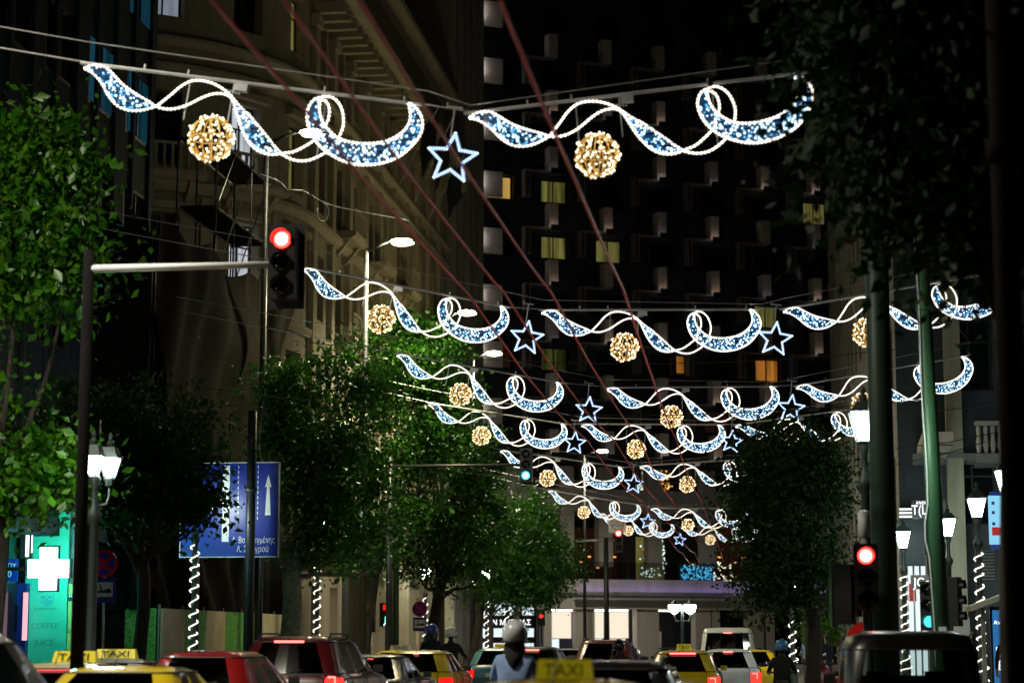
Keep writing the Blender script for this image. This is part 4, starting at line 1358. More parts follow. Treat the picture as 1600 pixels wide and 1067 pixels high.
for i in range(30):
    z = 1.2 + i * .28
    cb.append((-.12 + .012 * math.sin(i * .7) - .2 * z / 9.5 + .03 * z / 9.5 - (.05 if i in (7, 8) else 0), -.1, z))
MB().tube(cb, .014, 6).build('loose_cable', 'sign_white', p2, True)
MB().box((-.02, -.15, 1.72), (.12, .02, .2)).build('torn_poster', 'sign_white', p2)
pole(1262, 53, 5.4, .09, .08, 'pole_green', 'teal metal post behind the kerb tree', X=gx(1263, 53), name='metal_post')
pole(388, 49, 7.2, .13, .11, 'pole_dark', 'dark post crossing the face of the blue sign', name='sign_post')
pole(136, 41.5, 6.2, .19, .17, 'pole_green_dark', 'thick green post behind the twin lantern')
pole(538, 72, 8.0, .12, .1, 'pole_grey', 'blue lit grey post between the tree trunks', name='mast')
pole(618, 75, 6.0, .14, .1, 'pole_green', 'grey green post between trunks and pedestrian signals', name='mast')
pole(1594, 16.4, 7.5, .11, .1, 'black_matte', 'black unlit pole beside the overhanging tree trunk', name='mast')

# ================================================================== TRAFFIC SIGNALS
def signal_head(t, x, y, z, lit, s=1.0, facing=0.0, depth=.3, cover=True, mt=None):
    """three-lens head; z is the centre; faces -y turned by `facing`"""
    h = bpy.data.objects.new('signal_head', None)
    me = MB().box((0, 0, 0), (.36 * s, depth * s, 1.0 * s)).mesh('signal_head')
    h = part('signal_head', me, 'black_plastic', t)
    h.location = (x, y, z)
    h.rotation_euler = (0, 0, facing)
    for k, zz in enumerate((.32, 0, -.32)):
        on = lit == k
        col = ('signal_red', 'amber_glow', 'signal_green')[k] if on else 'pane_dark'
        if on and mt:
            col = mt
        MB().ball((0, -depth * s * .5, zz * s), .12 * s, 14, 8, (1, .25, 1)).build('lens', col, h, True)
        if on:
            MB().ball((0, -depth * s * .5 - .028 * s, zz * s), .085 * s, 12, 8, (1, .12, 1)).build('lens_hot_spot', {0: 'signal_red_hot', 1: 'amber_glow', 2: mt or 'signal_green_hot'}[k], h, True)  # pale disc added on the lens as its burnt-out centre
        vis = MB()
        n = 12
        for i in range(n + 1):
            a = PI * (-.12 + 1.24 * i / n)
            for yy in (-depth * s * .5 - .001, -depth * s * .5 - .11 * s):
                vis.v.append((.135 * s * math.cos(a), yy, zz * s + .135 * s * math.sin(a)))
        for i in range(n):
            vis.f.append((2 * i, 2 * i + 1, 2 * i + 3, 2 * i + 2))
        vis.build('visor', 'black_plastic', h, True)
    return h
# near left mast arm
c = at(444, 413, 25)
tx = gx(121, 25)
t = thing('mast_arm_signal', 'red traffic light on a long pale mast arm before dark leaves', 'traffic light', (tx, 25, .14))
MB().tube([(0, 0, 0), (0, 0, c.z + .1)], [.09, .07], 12).build('mast', 'black_matte', t, True)
MB().tube([(0, 0, c.z - .14), (c.x - tx - .2, 0, c.z - .14)], [.05, .042], 10).build('arm', 'sign_white', t, True)
hd_ = signal_head(t, c.x - tx, 0, c.z - .14, 0, .92)
MB().box((0, .16, 0), (.46, .02, 1.1)).build('backboard', 'black_plastic', hd_)
# far green-blue signal over the street
c = at(823, 727, 64)
tx = KL - .5
t = thing('mast_arm_signal', 'green lit traffic light hung over the lanes beside the trees', 'traffic light', (tx, 64, .14))
MB().tube([(0, 0, 0), (0, 0, c.z + .2)], [.12, .09], 10).build('mast', 'pole_dark', t, True)
MB().tube([(0, 0, c.z - .12), (c.x - tx, 0, c.z - .12)], .045, 8).build('arm', 'pole_dark', t, True)
signal_head(t, c.x - tx, -.1, c.z - .14, 2, 1.05)
# far red signal with round sign
c = at(967, 834, 106)
px0 = gx(948, 106)
t = thing('mast_arm_signal', 'red traffic light and round white sign on arm before the arcade', 'traffic light', (px0, 106, 0))
MB().tube([(0, 0, 0), (0, 0, c.z - .2)], [.17, .12], 10).build('mast', 'pole_dark', t, True)
MB().tube([(gx(889, 106) - px0, 0, c.z - .35), (c.x - px0, 0, c.z - .3)], .06, 8).build('arm', 'galvanised', t, True)
signal_head(t, c.x - px0, -.1, c.z - .35, 0, 1.15)
q = at(965, 817, 106)
sg = MB().lathe([(.02, 0), (.33, 0), (.33, .02), (.02, .02)], (0, 0, 0), 24).build('round_sign', 'sign_white', t)
sg.location = (q.x - px0, -.3, q.z - .05)
sg.rotation_euler = (PI / 2, 0, 0)
MB().box((0, 0, -.03), (.9, .9, .03)).build('sign_back', 'sign_white', sg)
ring = MB().tube([(.31 * math.cos(a), .31 * math.sin(a), .022) for a in np.linspace(0, 2 * PI, 25)[:-1]], .018, 5, closed=True).build('sign_rim', 'sign_red', sg)
for k, wd in enumerate(('ΧΩΡΙΣ', 'ΡΕΥΜΑ')):
    o = part('lettering', text_mesh(wd, .15), 'taxi_ink', sg)
    o.location = (0, .07 - .16 * k, .024)
# right near signals
c = at(1352, 868, 29.9)
t = thing('kerb_signal', 'red traffic light with white capped post beside the dark pole', 'traffic light', (c.x, 29.95, .0))
MB().tube([(0, .12, 0), (0, .12, c.z + .3)], .05, 10).build('post', 'galvanised', t, True)
MB().tube([(0, .12, c.z + .28), (0, .12, c.z + .62), (0, .12, c.z + .66)], [.085, .085, .06], 12).build('cap_tube', 'sign_white', t, True)
signal_head(t, 0, -.06, c.z - .31, 0, .95)
h2 = signal_head(t, gx(1322, 29.9) - c.x, .0, c.z - .55, -1, .85, R(75))
MB().box((0, .17, 0), (.34, .04, .92)).build('backboard', 'pole_green', h2)
q = at(1352, 1000, 33.9)
sg = thing('round_sign', 'red rimmed round sign peeking over the black car roof', 'sign', (q.x, 34.0, .14))
MB().tube([(0, .05, 0), (0, .05, q.z)], .03, 8).build('post', 'galvanised', sg, True)
d = MB().lathe([(.01, 0), (.3, 0), (.3, .015), (.01, .015)], (0, 0, 0), 28).build('disc', 'sign_red', sg)
d.location = (0, 0, q.z - .14); d.rotation_euler = (PI / 2, 0, 0)
MB().box((0, 0, .02), (.42, .1, .006)).build('white_bar', 'sign_white', d)
c = at(1470, 967, 41)
t = thing('kerb_signal', 'black traffic light head with teal green lens behind the slender pole', 'traffic light', (c.x, 41.2, .14))
MB().tube([(0, .1, 0), (0, .1, c.z + .4)], .05, 10).build('post', 'galvanised', t, True)
signal_head(t, -.16, 0, c.z + .12, 2, .95, R(-25), mt='signal_green_dim')
signal_head(t, .26, 0, c.z + .2, -1, .95, R(70))
for (px, py, Y, lit, lab) in ((577, 968, 71, 'amber', 'small traffic light with amber lens under the leaves'), (603, 960, 73, 'walk', 'pedestrian signal showing green under red beside the trunk'), (846, 965, 111, 'red', 'small red traffic light beside the dark arcade corner')):
    c = at(px, py, Y)
    t = thing('pedestrian_signal', lab, 'traffic light', (c.x, Y, .14))
    MB().tube([(0, .1, 0), (0, .1, c.z)], .05, 8).build('post', 'pole_dark', t, True)
    b = MB().box((0, 0, c.z - .14), (.42, .22, .85)).build('signal_head', 'black_plastic', t)
    if lit == 'walk':
        MB().box((.02, -.115, c.z + .12), (.2, .01, .2)).build('lens', 'tail_dim', b)
        wk = MB().ball((.02, -.118, c.z - .23), .035, 8, 5).tube([(.02, -.118, c.z - .27), (.02, -.118, c.z - .4)], .03, 5).tube([(.02, -.118, c.z - .4), (.08, -.118, c.z - .52)], .02, 5).tube([(.02, -.118, c.z - .4), (-.05, -.118, c.z - .52)], .02, 5)
        wk.build('walking_figure', 'walk_green', b)
    else:
        for zz in ((.12, -.34) if lit == 'amber' else (.1,)):
            MB().ball((0, -.11, c.z + zz - .14), .1, 10, 6, (1, .3, 1)).build('lens', 'amber_glow' if lit == 'amber' else 'tail_bright', b, True)

# ================================================================== ROAD SIGNS
def nostop(px, py, Y, r, label, tow=True, base=.14):
    c = at(px, py, Y)
    t = thing('no_stopping_sign', label, 'sign', (c.x, Y, base), 0, 'no stopping signs')
    z = c.z - base
    MB().tube([(0, .05, 0), (0, .05, z + r)], .03, 8).build('post', 'galvanised', t, True)
    d = MB().lathe([(.005, 0), (r, 0), (r, .012), (.005, .012)], (0, 0, 0), 32).build('disc', 'sign_red', t)
    d.location = (0, 0, z); d.rotation_euler = (PI / 2, 0, 0)
    # four blue quarters
    for k in range(4):
        a0 = PI / 4 + k * PI / 2 + .15
        a1 = a0 + PI / 2 - .30
        pts = [(.11 * r / .3 * math.cos((a0 + a1) / 2) * .62, .11 * r / .3 * math.sin((a0 + a1) / 2) * .62)] + [(r * .8 * math.cos(a0 + (a1 - a0) * i / 8), r * .8 * math.sin(a0 + (a1 - a0) * i / 8)) for i in range(9)]
        MB().prism(pts, 'z', .0125, .017).build('blue_quarter', 'sign_nopark_blue', d)
    if tow:
        w = r * 1.75
        p = MB().box((0, 0, z - r * 1.95), (w, .012, w * 1.02)).build('plate', 'sign_blue', t)
        MB().box((0, -.008, z - r * 1.95 + .02), (w * .8, .004, w * .6)).build('picture_field', 'sign_white', p)
        tw = MB()
        zz = z - r * 1.95
        tw.prism([(-.34 * w, zz - .1 * w), (.34 * w, zz - .1 * w), (.34 * w, zz + .02 * w), (.2 * w, zz + .1 * w), (.06 * w, zz + .02 * w), (-.05 * w, zz + .0 * w), (-.14 * w, zz + .26 * w), (-.18 * w, zz + .26 * w), (-.13 * w, zz - .0 * w), (-.34 * w, zz - .03 * w)], 'y', -.014, -.0105)
        tw.build('tow_truck_symbol', 'taxi_ink', p)
    return t
nostop(163, 880, 43.5, .3, 'no stopping sign above a tow away plate beside the green cross')
nostop(656, 951, 79, .3, 'no stopping sign with tow away plate beside the dark trunk')
nostop(1266, 986, 86, .3, 'no stopping sign behind the kerb tree trunk', False)
nostop(1310, 999, 112, .3, 'distant no stopping sign beside the parked motorbikes', False)
# big blue lane sign
a, b = at(283, 723, 49.6), at(435, 870, 49.6)
SW, SH = b.x - a.x, a.z - b.z
sg = thing('lane_sign', 'large blue lane direction sign with white arrow and two avenue names', 'sign', ((a.x + b.x) / 2, 49.6, .14))
zc = (a.z + b.z) / 2 - .14
for x in (-.8, .8):
    MB().tube([(x, .1, 0), (x, .1, zc + SH / 2)], .05, 8).build('post', 'pole_dark', sg, True)
MB().box((0, .04, zc), (SW, .05, SH)).build('rim', 'sign_white', sg)
fc = MB().box((0, .012, zc), (SW - .05, .012, SH - .05)).build('panel', 'sign_blue', sg)
def sx(px): return gx(px, 49.6) - (a.x + b.x) / 2
def sz(py): return hz(360, py, 49.6) - .14
def sbox(x0, x1, y0, y1, m='sign_white', n='lane_line', dy=0):
    MB().add([(sx(x0), .0035 - dy, sz(y1)), (sx(x1), .0035 - dy, sz(y1)), (sx(x1), .0035 - dy, sz(y0)), (sx(x0), .0035 - dy, sz(y0))], [(0, 1, 2, 3)]).build(n, m, fc)
sbox(343, 354, 727, 846, n='lane_band')
sbox(325, 343, 779, 788, n='lane_band')
sbox(431, 432.2, 727, 866)
for k in range(11):
    sbox(367, 368.3, 727 + k * 8, 732 + k * 8)
    sbox(398, 399.3, 727 + k * 8, 732 + k * 8)
MB().add([(sx(x), .0035, sz(y)) for x, y in ((410.5, 805), (419.5, 805), (417, 760), (413, 760))], [(0, 1, 2, 3)]).build('arrow_shaft', 'sign_white', fc)
MB().add([(sx(x), .003, sz(y)) for x, y in ((410, 761), (420, 761), (415, 742))], [(0, 1, 2)]).build('arrow_head', 'sign_white', fc)
fit(text('Λ. Βουλιαγμένης', .22, 'sign_white', fc, (sx(393), .002, sz(844))), 1.08)
fit(text('Λ. Συγγρού', .22, 'sign_white', fc, (sx(392), .002, sz(858))), .8)
text('κτι', .2, 'sign_white', fc, (sx(322), .002, sz(794)))

# ================================================================== PHARMACY AND SHOPS, LEFT
c = at(76, 888, 44.5)
t = thing('pharmacy_cross', 'glowing green white pharmacy cross above the teal banner', 'sign', (c.x, 44.5, c.z))
w, l = .20, .47
cr = [(-w / 1, -w), (-w, -l), (w, -l), (w, -w), (l, -w), (l, w), (w, w), (w, l), (-w, l), (-w, w), (-l, w), (-l, -w)]
MB().prism(cr, 'y', -.04, -.02).build('led_face', 'cross_glow', t)
MB().prism(cr, 'y', .122, .14).build('led_face', 'cross_glow', t)
MB().prism([(x * 1.1, z * 1.1) for x, z in cr], 'y', -.018, .12).build('housing', 'lamp_iron', t)
MB().box((-.6, .05, 0), (.9, .06, .08)).build('bracket', 'lamp_iron', t)
def banner(name, label, cat, x0, x1, y0, y1, Y, m, thick=.08):
    a, b = at(x0, y0, Y), at(x1, y1, Y)
    t = thing(name, label, cat, ((a.x + b.x) / 2, Y, max(.14, b.z)))
    z0 = max(.14, b.z)
    MB().box((0, thick / 2, (a.z - z0) / 2), (b.x - a.x, thick, a.z - z0)).build('board', m, t)
    return t, (lambda px, py: (gx(px, Y) - (a.x + b.x) / 2, hz((x0 + x1) / 2, py, Y) - z0)), b.x - a.x
t, q, w = banner('shop_banner', 'teal banner with owl face and coffee lettering under the green cross', 'banner', 43, 99, 800, 1120, 46.2, 'teal_board')
def owl(t, cx, cz, r, m1, m2):
    MB().prism([(cx + r * math.cos(a_) * 1.0, cz + r * math.sin(a_) * 1.05) for a_ in np.linspace(PI * 1.0, PI * 2.0, 16)] + [(cx + r * .95, cz + r * .75), (cx + r * .45, cz + r * .5), (cx - r * .45, cz + r * .5), (cx - r * .95, cz + r * .75)], 'y', -.006, -.001).build('owl_face', m1, t)
    for sx_ in (-1, 1):
        e = MB().lathe([(.001, 0), (r * .42, 0), (r * .42, .003), (.001, .003)], (0, 0, 0), 16).build('owl_eye', 'teal_board' if m1 == 'owl_blue' else 'sign_white', t)
        e.location = (cx + sx_ * r * .45, -.007, cz + r * .12); e.rotation_euler = (PI / 2, 0, 0)
        e = MB().lathe([(.001, 0), (r * .22, 0), (r * .22, .003), (.001, .003)], (0, 0, 0), 12).build('owl_pupil', m2, t)
        e.location = (cx + sx_ * r * .45, -.011, cz + r * .12); e.rotation_euler = (PI / 2, 0, 0)
    MB().prism([(cx - r * .12, cz - r * .1), (cx + r * .12, cz - r * .1), (cx, cz - r * .35)], 'y', -.012, -.008).build('owl_beak', m2, t)
x_, z_ = q(71, 934); owl(t, x_, z_, .17, 'owl_blue', 'teal_ink')
for wd, py, s_ in (('A HAPPY CAFE', 951, .085), ('COFFEE', 978, .19), ('JUICE', 1004, .19)):
    x_, z_ = q(69, py); text(wd, s_, 'teal_ink', t, (x_, -.004, z_))
x_, z_ = q(70, 853); text('ZITI HOUSE', .085, 'teal_ink', t, (x_, -.004, z_))
t, q, w = banner('shop_banner', 'narrow lime banner with owl and cup drawing beside the teal one', 'banner', 99.5, 117, 911, 1120, 46.3, 'lime_board')
x_, z_ = q(108, 931); owl(t, x_, z_, .11, 'taxi_ink', 'taxi_ink')
x_, z_ = q(108, 980)
MB().tube([(x_ - .09, -.01, z_ + .06), (x_ - .07, -.01, z_ - .06), (x_ + .05, -.01, z_ - .06), (x_ + .07, -.01, z_ + .06)], .006, 4).tube([(x_ + .07, -.01, z_ + .04), (x_ + .12, -.01, z_ + .02), (x_ + .06, -.01, z_ - .03)], .006, 4).tube([(x_ - .12, -.01, z_ - .09), (x_, -.01, z_ - .11), (x_ + .12, -.01, z_ - .08)], .006, 4).build('cup_drawing', 'taxi_ink', t)
banner('wall_panel', 'pale cyan wall panel between cross and green post', 'panel', 97, 118, 765, 910, 46.6, 'white_pillar')
banner('shop_column', 'tall white perforated column beside the tow away plate', 'column', 176, 190, 828, 1130, 50.2, 'white_pillar', .3)
t, q, w = banner('wall_panel', 'dark teal glazed wall panel at the pharmacy corner', 'panel', -40, 36, 740, 1120, 46.9, 'concrete_grey')
t, q, w = banner('cash_machine', 'blue cash machine cabinet at the pharmacy corner', 'cash machine', -25, 35, 911, 1120, 46, 'navy_panel', .4)
x_, z_ = q(10, 965)
MB().box((x_, -.006, z_), (.5, .012, .6)).build('screen_recess', 'pane_dark', t)
x_, z_ = q(6, 927); text('C3', .26, 'sign_red', t, (x_, -.004, z_))
t, q, w = banner('street_name_plate', 'blue street name plate reading number ten above cash machine', 'sign', -24, 27, 873, 908, 45.4, 'sign_blue', .03)
x_, z_ = q(0, 884); text('ΣΤΑΔΙΟΥ', .15, 'sign_white', t, (x_, -.004, z_))
x_, z_ = q(8, 897); text('10', .2, 'sign_white', t, (x_, -.004, z_))
t, q, w = banner('light_box', 'slim upright white light box left of the green cross', 'sign', 34, 48, 780, 872, 45.7, 'frame_dark', .12)
x_, z_ = q(38.5, 826)
MB().box((x_ - .01, -.004, z_ - .14), (.085, .006, 1.0)).build('lit_face', 'letter_white', t)
MB().box((x_ + .1, -.004, z_), (.03, .006, 1.1)).build('lit_edge', 'letter_white', t)
banner('neon_tube', 'pink upright neon strip between cash machine and teal banner', 'sign', 36.5, 41, 925, 1000, 45.9, 'pink_strip', .05)
banner('shop_board', 'dark board with faint chalk marks beneath the green post', 'sign', 119, 136, 905, 1120, 45, 'pole_green_dark')
# arcade shops under the corner building: pale stone piers
for k, (px, m_, Y) in enumerate(((555, 'stone_warm', 77), (585, 'stucco', 82), (606, 'stone_trim', 87), (640, 'stone_warm', 93), (690, 'stucco', 100))):
    a_ = thing('shop_pier', f'pale stone shop pier, number {k + 1} along the corner building arcade' if False else ['warm stone pier beside the blue lit post', 'tall plaster pier behind the pedestrian signal', 'ribbed pale pier left of the no stopping sign', 'stone pier right of the no stopping sign', 'plaster pier behind the bent tree'][k], 'pier', (-15.6, Y, .14))
    MB().box((0, 0, 2.1), (.5, .5, 4.2)).build('shaft', m_, a_)
    MB().box((0, 0, .3), (.62, .62, .6)).build('plinth', m_, a_)
    MB().box((0, 0, 4.3), (.64, .64, .2)).build('capital', m_, a_)
# shopfront seen end-on behind the far trees
a, b = at(722, 930, 119), at(835, 1030, 119)
t = thing('lettered_shopfront', 'cold lit glass shopfront with white lettering behind far trees', 'shopfront', ((a.x + b.x) / 2, 119.5, .02))
MB().box((0, .6, 2.2), (b.x - a.x, .2, 4.4)).build('back_wall', 'shop_cold', t)
for k in range(6):
    MB().box((-(b.x - a.x) / 2 + (b.x - a.x) * k / 5, 0, 2.2), (.16, .2, 4.4)).build('mullion', 'frame_dark', t)
MB().box((0, -.05, 1.75), (b.x - a.x, .2, .35)).build('transom', 'frame_dark', t)
MB().box((0, -.05, 2.8), (b.x - a.x, .1, .75)).build('fascia', 'frame_dark', t)
text('ΑΝ ΜΚΕΤΙΔΣ', .42, 'letter_white', t, (.6, -.11, 2.75))

# ================================================================== SHOPS, RIGHT
t, q, w = banner('shop_sign', 'black shop sign with white capital letters beside the green pole', 'sign', 1425, 1479, 781, 809, 56, 'black_plastic', .25)
x_, z_ = q(1430, 797); fit(text('T(LAN', .36, 'letter_white', t, (x_, -.004, z_), align='LEFT'), .78)
x_, z_ = q(1437, 785.5); fit(text('ΑΝΘΟΠΩΛ', .12, 'letter_white', t, (x_, -.004, z_), align='LEFT'), .55)
t, q, w = banner('roller_shutter', 'dark closed roller shutter under the black shop sign', 'shutter', 1402, 1446, 812, 882, 58.5, 'frame_dark', .1)
for k in range(22):
    MB().box((0, -.012, .03 + k * .058), (w - .06, .02, .042)).build('slat', 'concrete_dark', t)
t, q, w = banner('shop_sign', 'grey sign with white letters JCou under the shutter', 'sign', 1423, 1479, 898, 920, 54.6, 'concrete_grey', .12)
x_, z_ = q(1430, 910); fit(text('JCour', .34, 'letter_white', t, (x_, -.004, z_), align='LEFT'), .72)
t, q, w = banner('shop_interior', 'bright white shop doorway under the grey letter sign', 'doorway', 1416, 1452, 884, 1110, 59.2, 'shop_cold')
for k in range(4):
    MB().box((-.25 + k * .18, -.05, 2.0), (.05, .06, 4)).build('door_frame', 'frame_pale', t)
x_, z_ = q(1428, 925); MB().box((x_, -.03, z_), (.2, .03, .5)).build('red_notice', 'sign_red', t)
t, q, w = banner('lamp_hood', 'striped white lamp hood left of the black shop sign', 'awning', 1405, 1428, 793, 809, 56.5, 'concrete_grey', .3)
for k in range(3):
    MB().box((0, -.01, .04 + k * .1), (w, .02, .04)).build('lit_strip', 'letter_white', t)
t, q, w = banner('poster_box', 'blue framed illuminated poster box on the corner house', 'sign', 1547, 1600, 768, 857, 56, 'sign_blue', .15)
x_, z_ = q(1572, 812)
MB().box((x_, -.006, z_), (.7, .012, 1.3)).build('poster', 'poster_cyan', t)
MB().box((x_ - .12, -.014, z_ - .3), (.3, .01, .22)).build('red_field', 'sign_red', t)
for k, zz in enumerate((.45, .2, -.1)):
    MB().box((x_ - .22, -.014, z_ + zz), (.08, .01, .08)).build('dot', 'navy_panel', t)
MB().box((x_ + .18, -.014, z_), (.25, .01, .7)).build('figure_field', 'navy_panel', t)
# bus shelter
bs = at(1560, 935, 47)
t = thing('bus_shelter', 'bus shelter with sloping roof and blue lit poster', 'bus shelter', (bs.x, 47, .14))
MB().add([(-.65, -.6, 2.25), (1.6, -.6, 3.05), (1.6, .9, 3.05), (-.65, .9, 2.25), (-.65, -.6, 2.37), (1.6, -.6, 3.17), (1.6, .9, 3.17), (-.65, .9, 2.37)], [(3, 2, 1, 0), (4, 5, 6, 7), (0, 1, 5, 4), (1, 2, 6, 5), (2, 3, 7, 6), (3, 0, 4, 7)]).build('roof', 'stucco', t)
for x in (-.35, 1.3):
    MB().box((x, .0, 1.2), (.09, .09, 2.4)).build('post', 'frame_pale', t)
pp = MB().box((.35, 0, 1.25), (1.1, .08, 2.2)).build('poster_case', 'frame_dark', t)
MB().box((.35, -.045, 1.25), (1.0, .008, 2.05)).build('poster', 'poster_blue', pp)
text('Ανοιχτά', .12, 'letter_white', pp, (.1, -.055, 2.0))
o = MB().tube([(.1 + .07 * math.cos(a_), -.055, 1.85 + .045 * math.sin(a_)) for a_ in np.linspace(0, 2 * PI, 15)[:-1]], .012, 4, closed=True).build('eye_mark', 'letter_white', pp)
text('DO\nEN', .3, 'letter_white', pp, (.12, -.055, 1.2))

# ================================================================== VEHICLES
CARS = {
    # z, rear y, front inset, half width, corner radius ; 'belt' and 'roof' are level indices of the glass band
    'sedan': dict(L=4.6, lv=[(.2, .16, .2, .78, .18), (.36, .03, .04, .86, .2), (.62, 0, 0, .885, .22), (.84, .02, .1, .89, .22), (.94, .1, .4, .86, .2), (.985, .72, 1.3, .80, .16), (1.40, 1.34, 2.05, .62, .2), (1.455, 1.55, 2.3, .52, .22), (1.475, 2.0, 2.7, .3, .2)], belt=5),
    'hatch': dict(L=4.0, lv=[(.22, .16, .2, .78, .18), (.38, .03, .04, .85, .22), (.62, 0, 0, .87, .26), (.86, .03, .14, .875, .28), (.97, .1, .55, .85, .26), (1.02, .16, 1.05, .80, .24), (1.43, .44, 1.85, .63, .24), (1.5, .6, 2.05, .52, .25), (1.525, 1.1, 2.4, .3, .2)], belt=5),
    'suv': dict(L=4.55, lv=[(.28, .16, .2, .84, .18), (.45, .03, .04, .91, .2), (.75, 0, 0, .93, .24), (1.02, .03, .12, .935, .26), (1.1, .08, .5, .91, .24), (1.16, .12, 1.1, .86, .22), (1.66, .36, 1.95, .69, .24), (1.74, .52, 2.2, .58, .25), (1.77, 1.0, 2.6, .32, .2)], belt=5),
    'van': dict(L=5.2, lv=[(.3, .1, .2, .92, .12), (.45, .02, .04, .97, .14), (.8, 0, 0, .98, .14), (1.15, .01, .25, .98, .14), (1.3, .02, .8, .97, .14), (1.36, .03, .95, .95, .14), (2.0, .08, 1.6, .88, .16), (2.16, .16, 1.85, .82, .2), (2.2, .7, 2.4, .5, .2)], belt=5),
    'minivan': dict(L=4.4, lv=[(.25, .14, .2, .82, .16), (.42, .02, .04, .9, .2), (.75, 0, 0, .92, .26), (1.05, .02, .12, .92, .3), (1.15, .05, .6, .91, .3), (1.22, .08, 1.0, .88, .3), (1.72, .26, 1.75, .76, .36), (1.84, .45, 2.0, .62, .36), (1.88, 1.0, 2.5, .34, .25)], belt=5),
    'jeep': dict(L=4.2, lv=[(.42, .1, .1, .74, .08), (.55, .02, .02, .8, .1), (.8, 0, 0, .82, .12), (1.08, 0, .05, .82, .14), (1.14, .01, .7, .81, .16), (1.2, .02, 1.35, .80, .18), (1.64, .08, 1.62, .76, .22), (1.8, .16, 1.75, .7, .26), (1.86, .5, 2.1, .5, .2)], belt=5),
}
def perim(lv, L, fr):
    z, yr, fi, hw, r = lv
    yf = L - fi
    pts = [(0, yr), ((hw - r) * .35, yr), ((hw - r) * .7, yr), (hw - r, yr)]
    for k in range(1, 5):
        a = -PI / 2 + PI / 2 * k / 4
        pts.append((hw - r + r * math.cos(a), yr + r + r * math.sin(a)))
    y0, y1 = yr + r, yf - r
    for f in fr:
        pts.append((hw, y0 + (y1 - y0) * f))
    for k in range(0, 5):
        a = PI / 2 * k / 4
        pts.append((hw - r + r * math.cos(a), yf - r + r * math.sin(a)))
    pts += [((hw - r) * .7, yf), ((hw - r) * .35, yf), (0, yf)]
    return [(x, y, z) for x, y in pts]
FRS = (.08, .2, .46, .53, .84, .93)
CARMESH = {}
def car_meshes(kind):
    if kind in CARMESH:
        return CARMESH[kind]
    c = CARS[kind]
    L, lv, belt = c['L'], c['lv'], c['belt']
    # refine levels for smoothness
    rings = [perim(l, L, FRS) for l in lv]
    H = len(rings[0])
    full = [r + [(-x, y, z) for x, y, z in reversed(r[1:-1])] for r in rings]
    N = len(full[0])
    out = {k: MB() for k in ('body', 'rear_window', 'windscreen', 'sw0', 'sw1', 'sw2', 'sw3', 'tail0', 'tail1', 'rear_bumper', 'window_trim', 'door_seam')}
    # crown: bow rear and front of every ring outward in the middle for soft panels
    def bow(p, i):
        x, y, z = p
        hw = lv[i][3]
        k = (1 - (x / hw) ** 2) * .05
        mid = (lv[i][1] + L - lv[i][2]) / 2
        return (x, y - k if y < mid - .9 else (y + k if y > mid + .9 else y), z)
    V = [[bow(p, i) for p in r] for i, r in enumerate(full)]
    body = out['body']
    body.v = [p for r in V for p in r]
    def half(i):
        return i if i < H else N - i
    for l in range(len(V) - 1):
        for i in range(N):
            j = (i + 1) % N
            quad = (l * N + i, l * N + j, (l + 1) * N + j, (l + 1) * N + i)
            a, b = sorted((half(i), half(j)))
            right = i < H - 1
            tgt = 'body'
            if l == belt:
                if b <= 3:
                    tgt = 'rear_window'
                elif a >= H - 4:
                    tgt = 'windscreen'
                elif 8 <= a and b <= 8 + len(FRS) - 1 and (a - 8) in (1, 3):
                    tgt = 'sw' + str((0 if (a - 8) == 1 else 1) + (0 if right else 2))
                if kind == 'van' and tgt.startswith('sw') and tgt in ('sw0', 'sw2'):
                    tgt = 'body'
            if tgt == 'body':
                body.f.append(quad)
            else:
                m = out[tgt]
                m.add([body.v[q] for q in quad], [(0, 1, 2, 3)])
    body.f.append(tuple((len(V) - 1) * N + i for i in range(N)))
    body.f.append(tuple(range(N - 1, -1, -1)))
    # tail lamps: skin over the rear corners between bumper and belt
    l0, l1 = (2, 4) if kind in ('sedan', 'hatch') else (3, 5)
    for side, nm in ((1, 'tail0'), (-1, 'tail1')):
        m = out[nm]
        vs = []
        idx = [3, 4, 5, 6, 7]
        if kind in ('van', 'jeep', 'minivan', 'suv'):
            idx = [3, 4, 5, 6, 7]
        for l in range(l0, l1 + 1):
            for q in idx:
                x, y, z = bow(rings[l][q], l)
                x *= 1.004
                vs.append((side * (x + .006), y - .012, z - (.05 if l == l1 else 0)))
        n = len(idx)
        for l in range(l1 - l0):
            for q in range(n - 1):
                f = (l * n + q, l * n + q + 1, (l + 1) * n + q + 1, (l + 1) * n + q)
                m.f.append(f if side > 0 else f[::-1])
        m.v = vs
    out['window_trim'].tube([(x * 1.004, y, z) for x, y, z in V[belt]], .012, 5, closed=True)
    out['window_trim'].tube([(x * 1.004, y, z + .004) for x, y, z in V[belt + 1]], .010, 5, closed=True)
    for q in (8 + 1, 8 + 2, 8 + 3, 8 + 4):
        for sgn in (1, -1):
            out['door_seam'].tube([(sgn * (V[l][q][0] + .002), V[l][q][1], V[l][q][2]) for l in range(1, belt + 1)], .006, 4)
    for sgn in (1, -1):
        out['door_seam'].tube([(sgn * (V[l][3][0] - .02), V[l][3][1] - .004, V[l][3][2]) for l in range(2, belt + 1)], .006, 4)
    bp = lv[1]
    for x in (0,):
        out['rear_bumper'].box((0, .0, .47 if kind != 'jeep' else .6), (bp[3] * 1.86, .16, .22))
    CARMESH[kind] = {k: v.mesh(k) for k, v in out.items() if v.f}
    return CARMESH[kind]

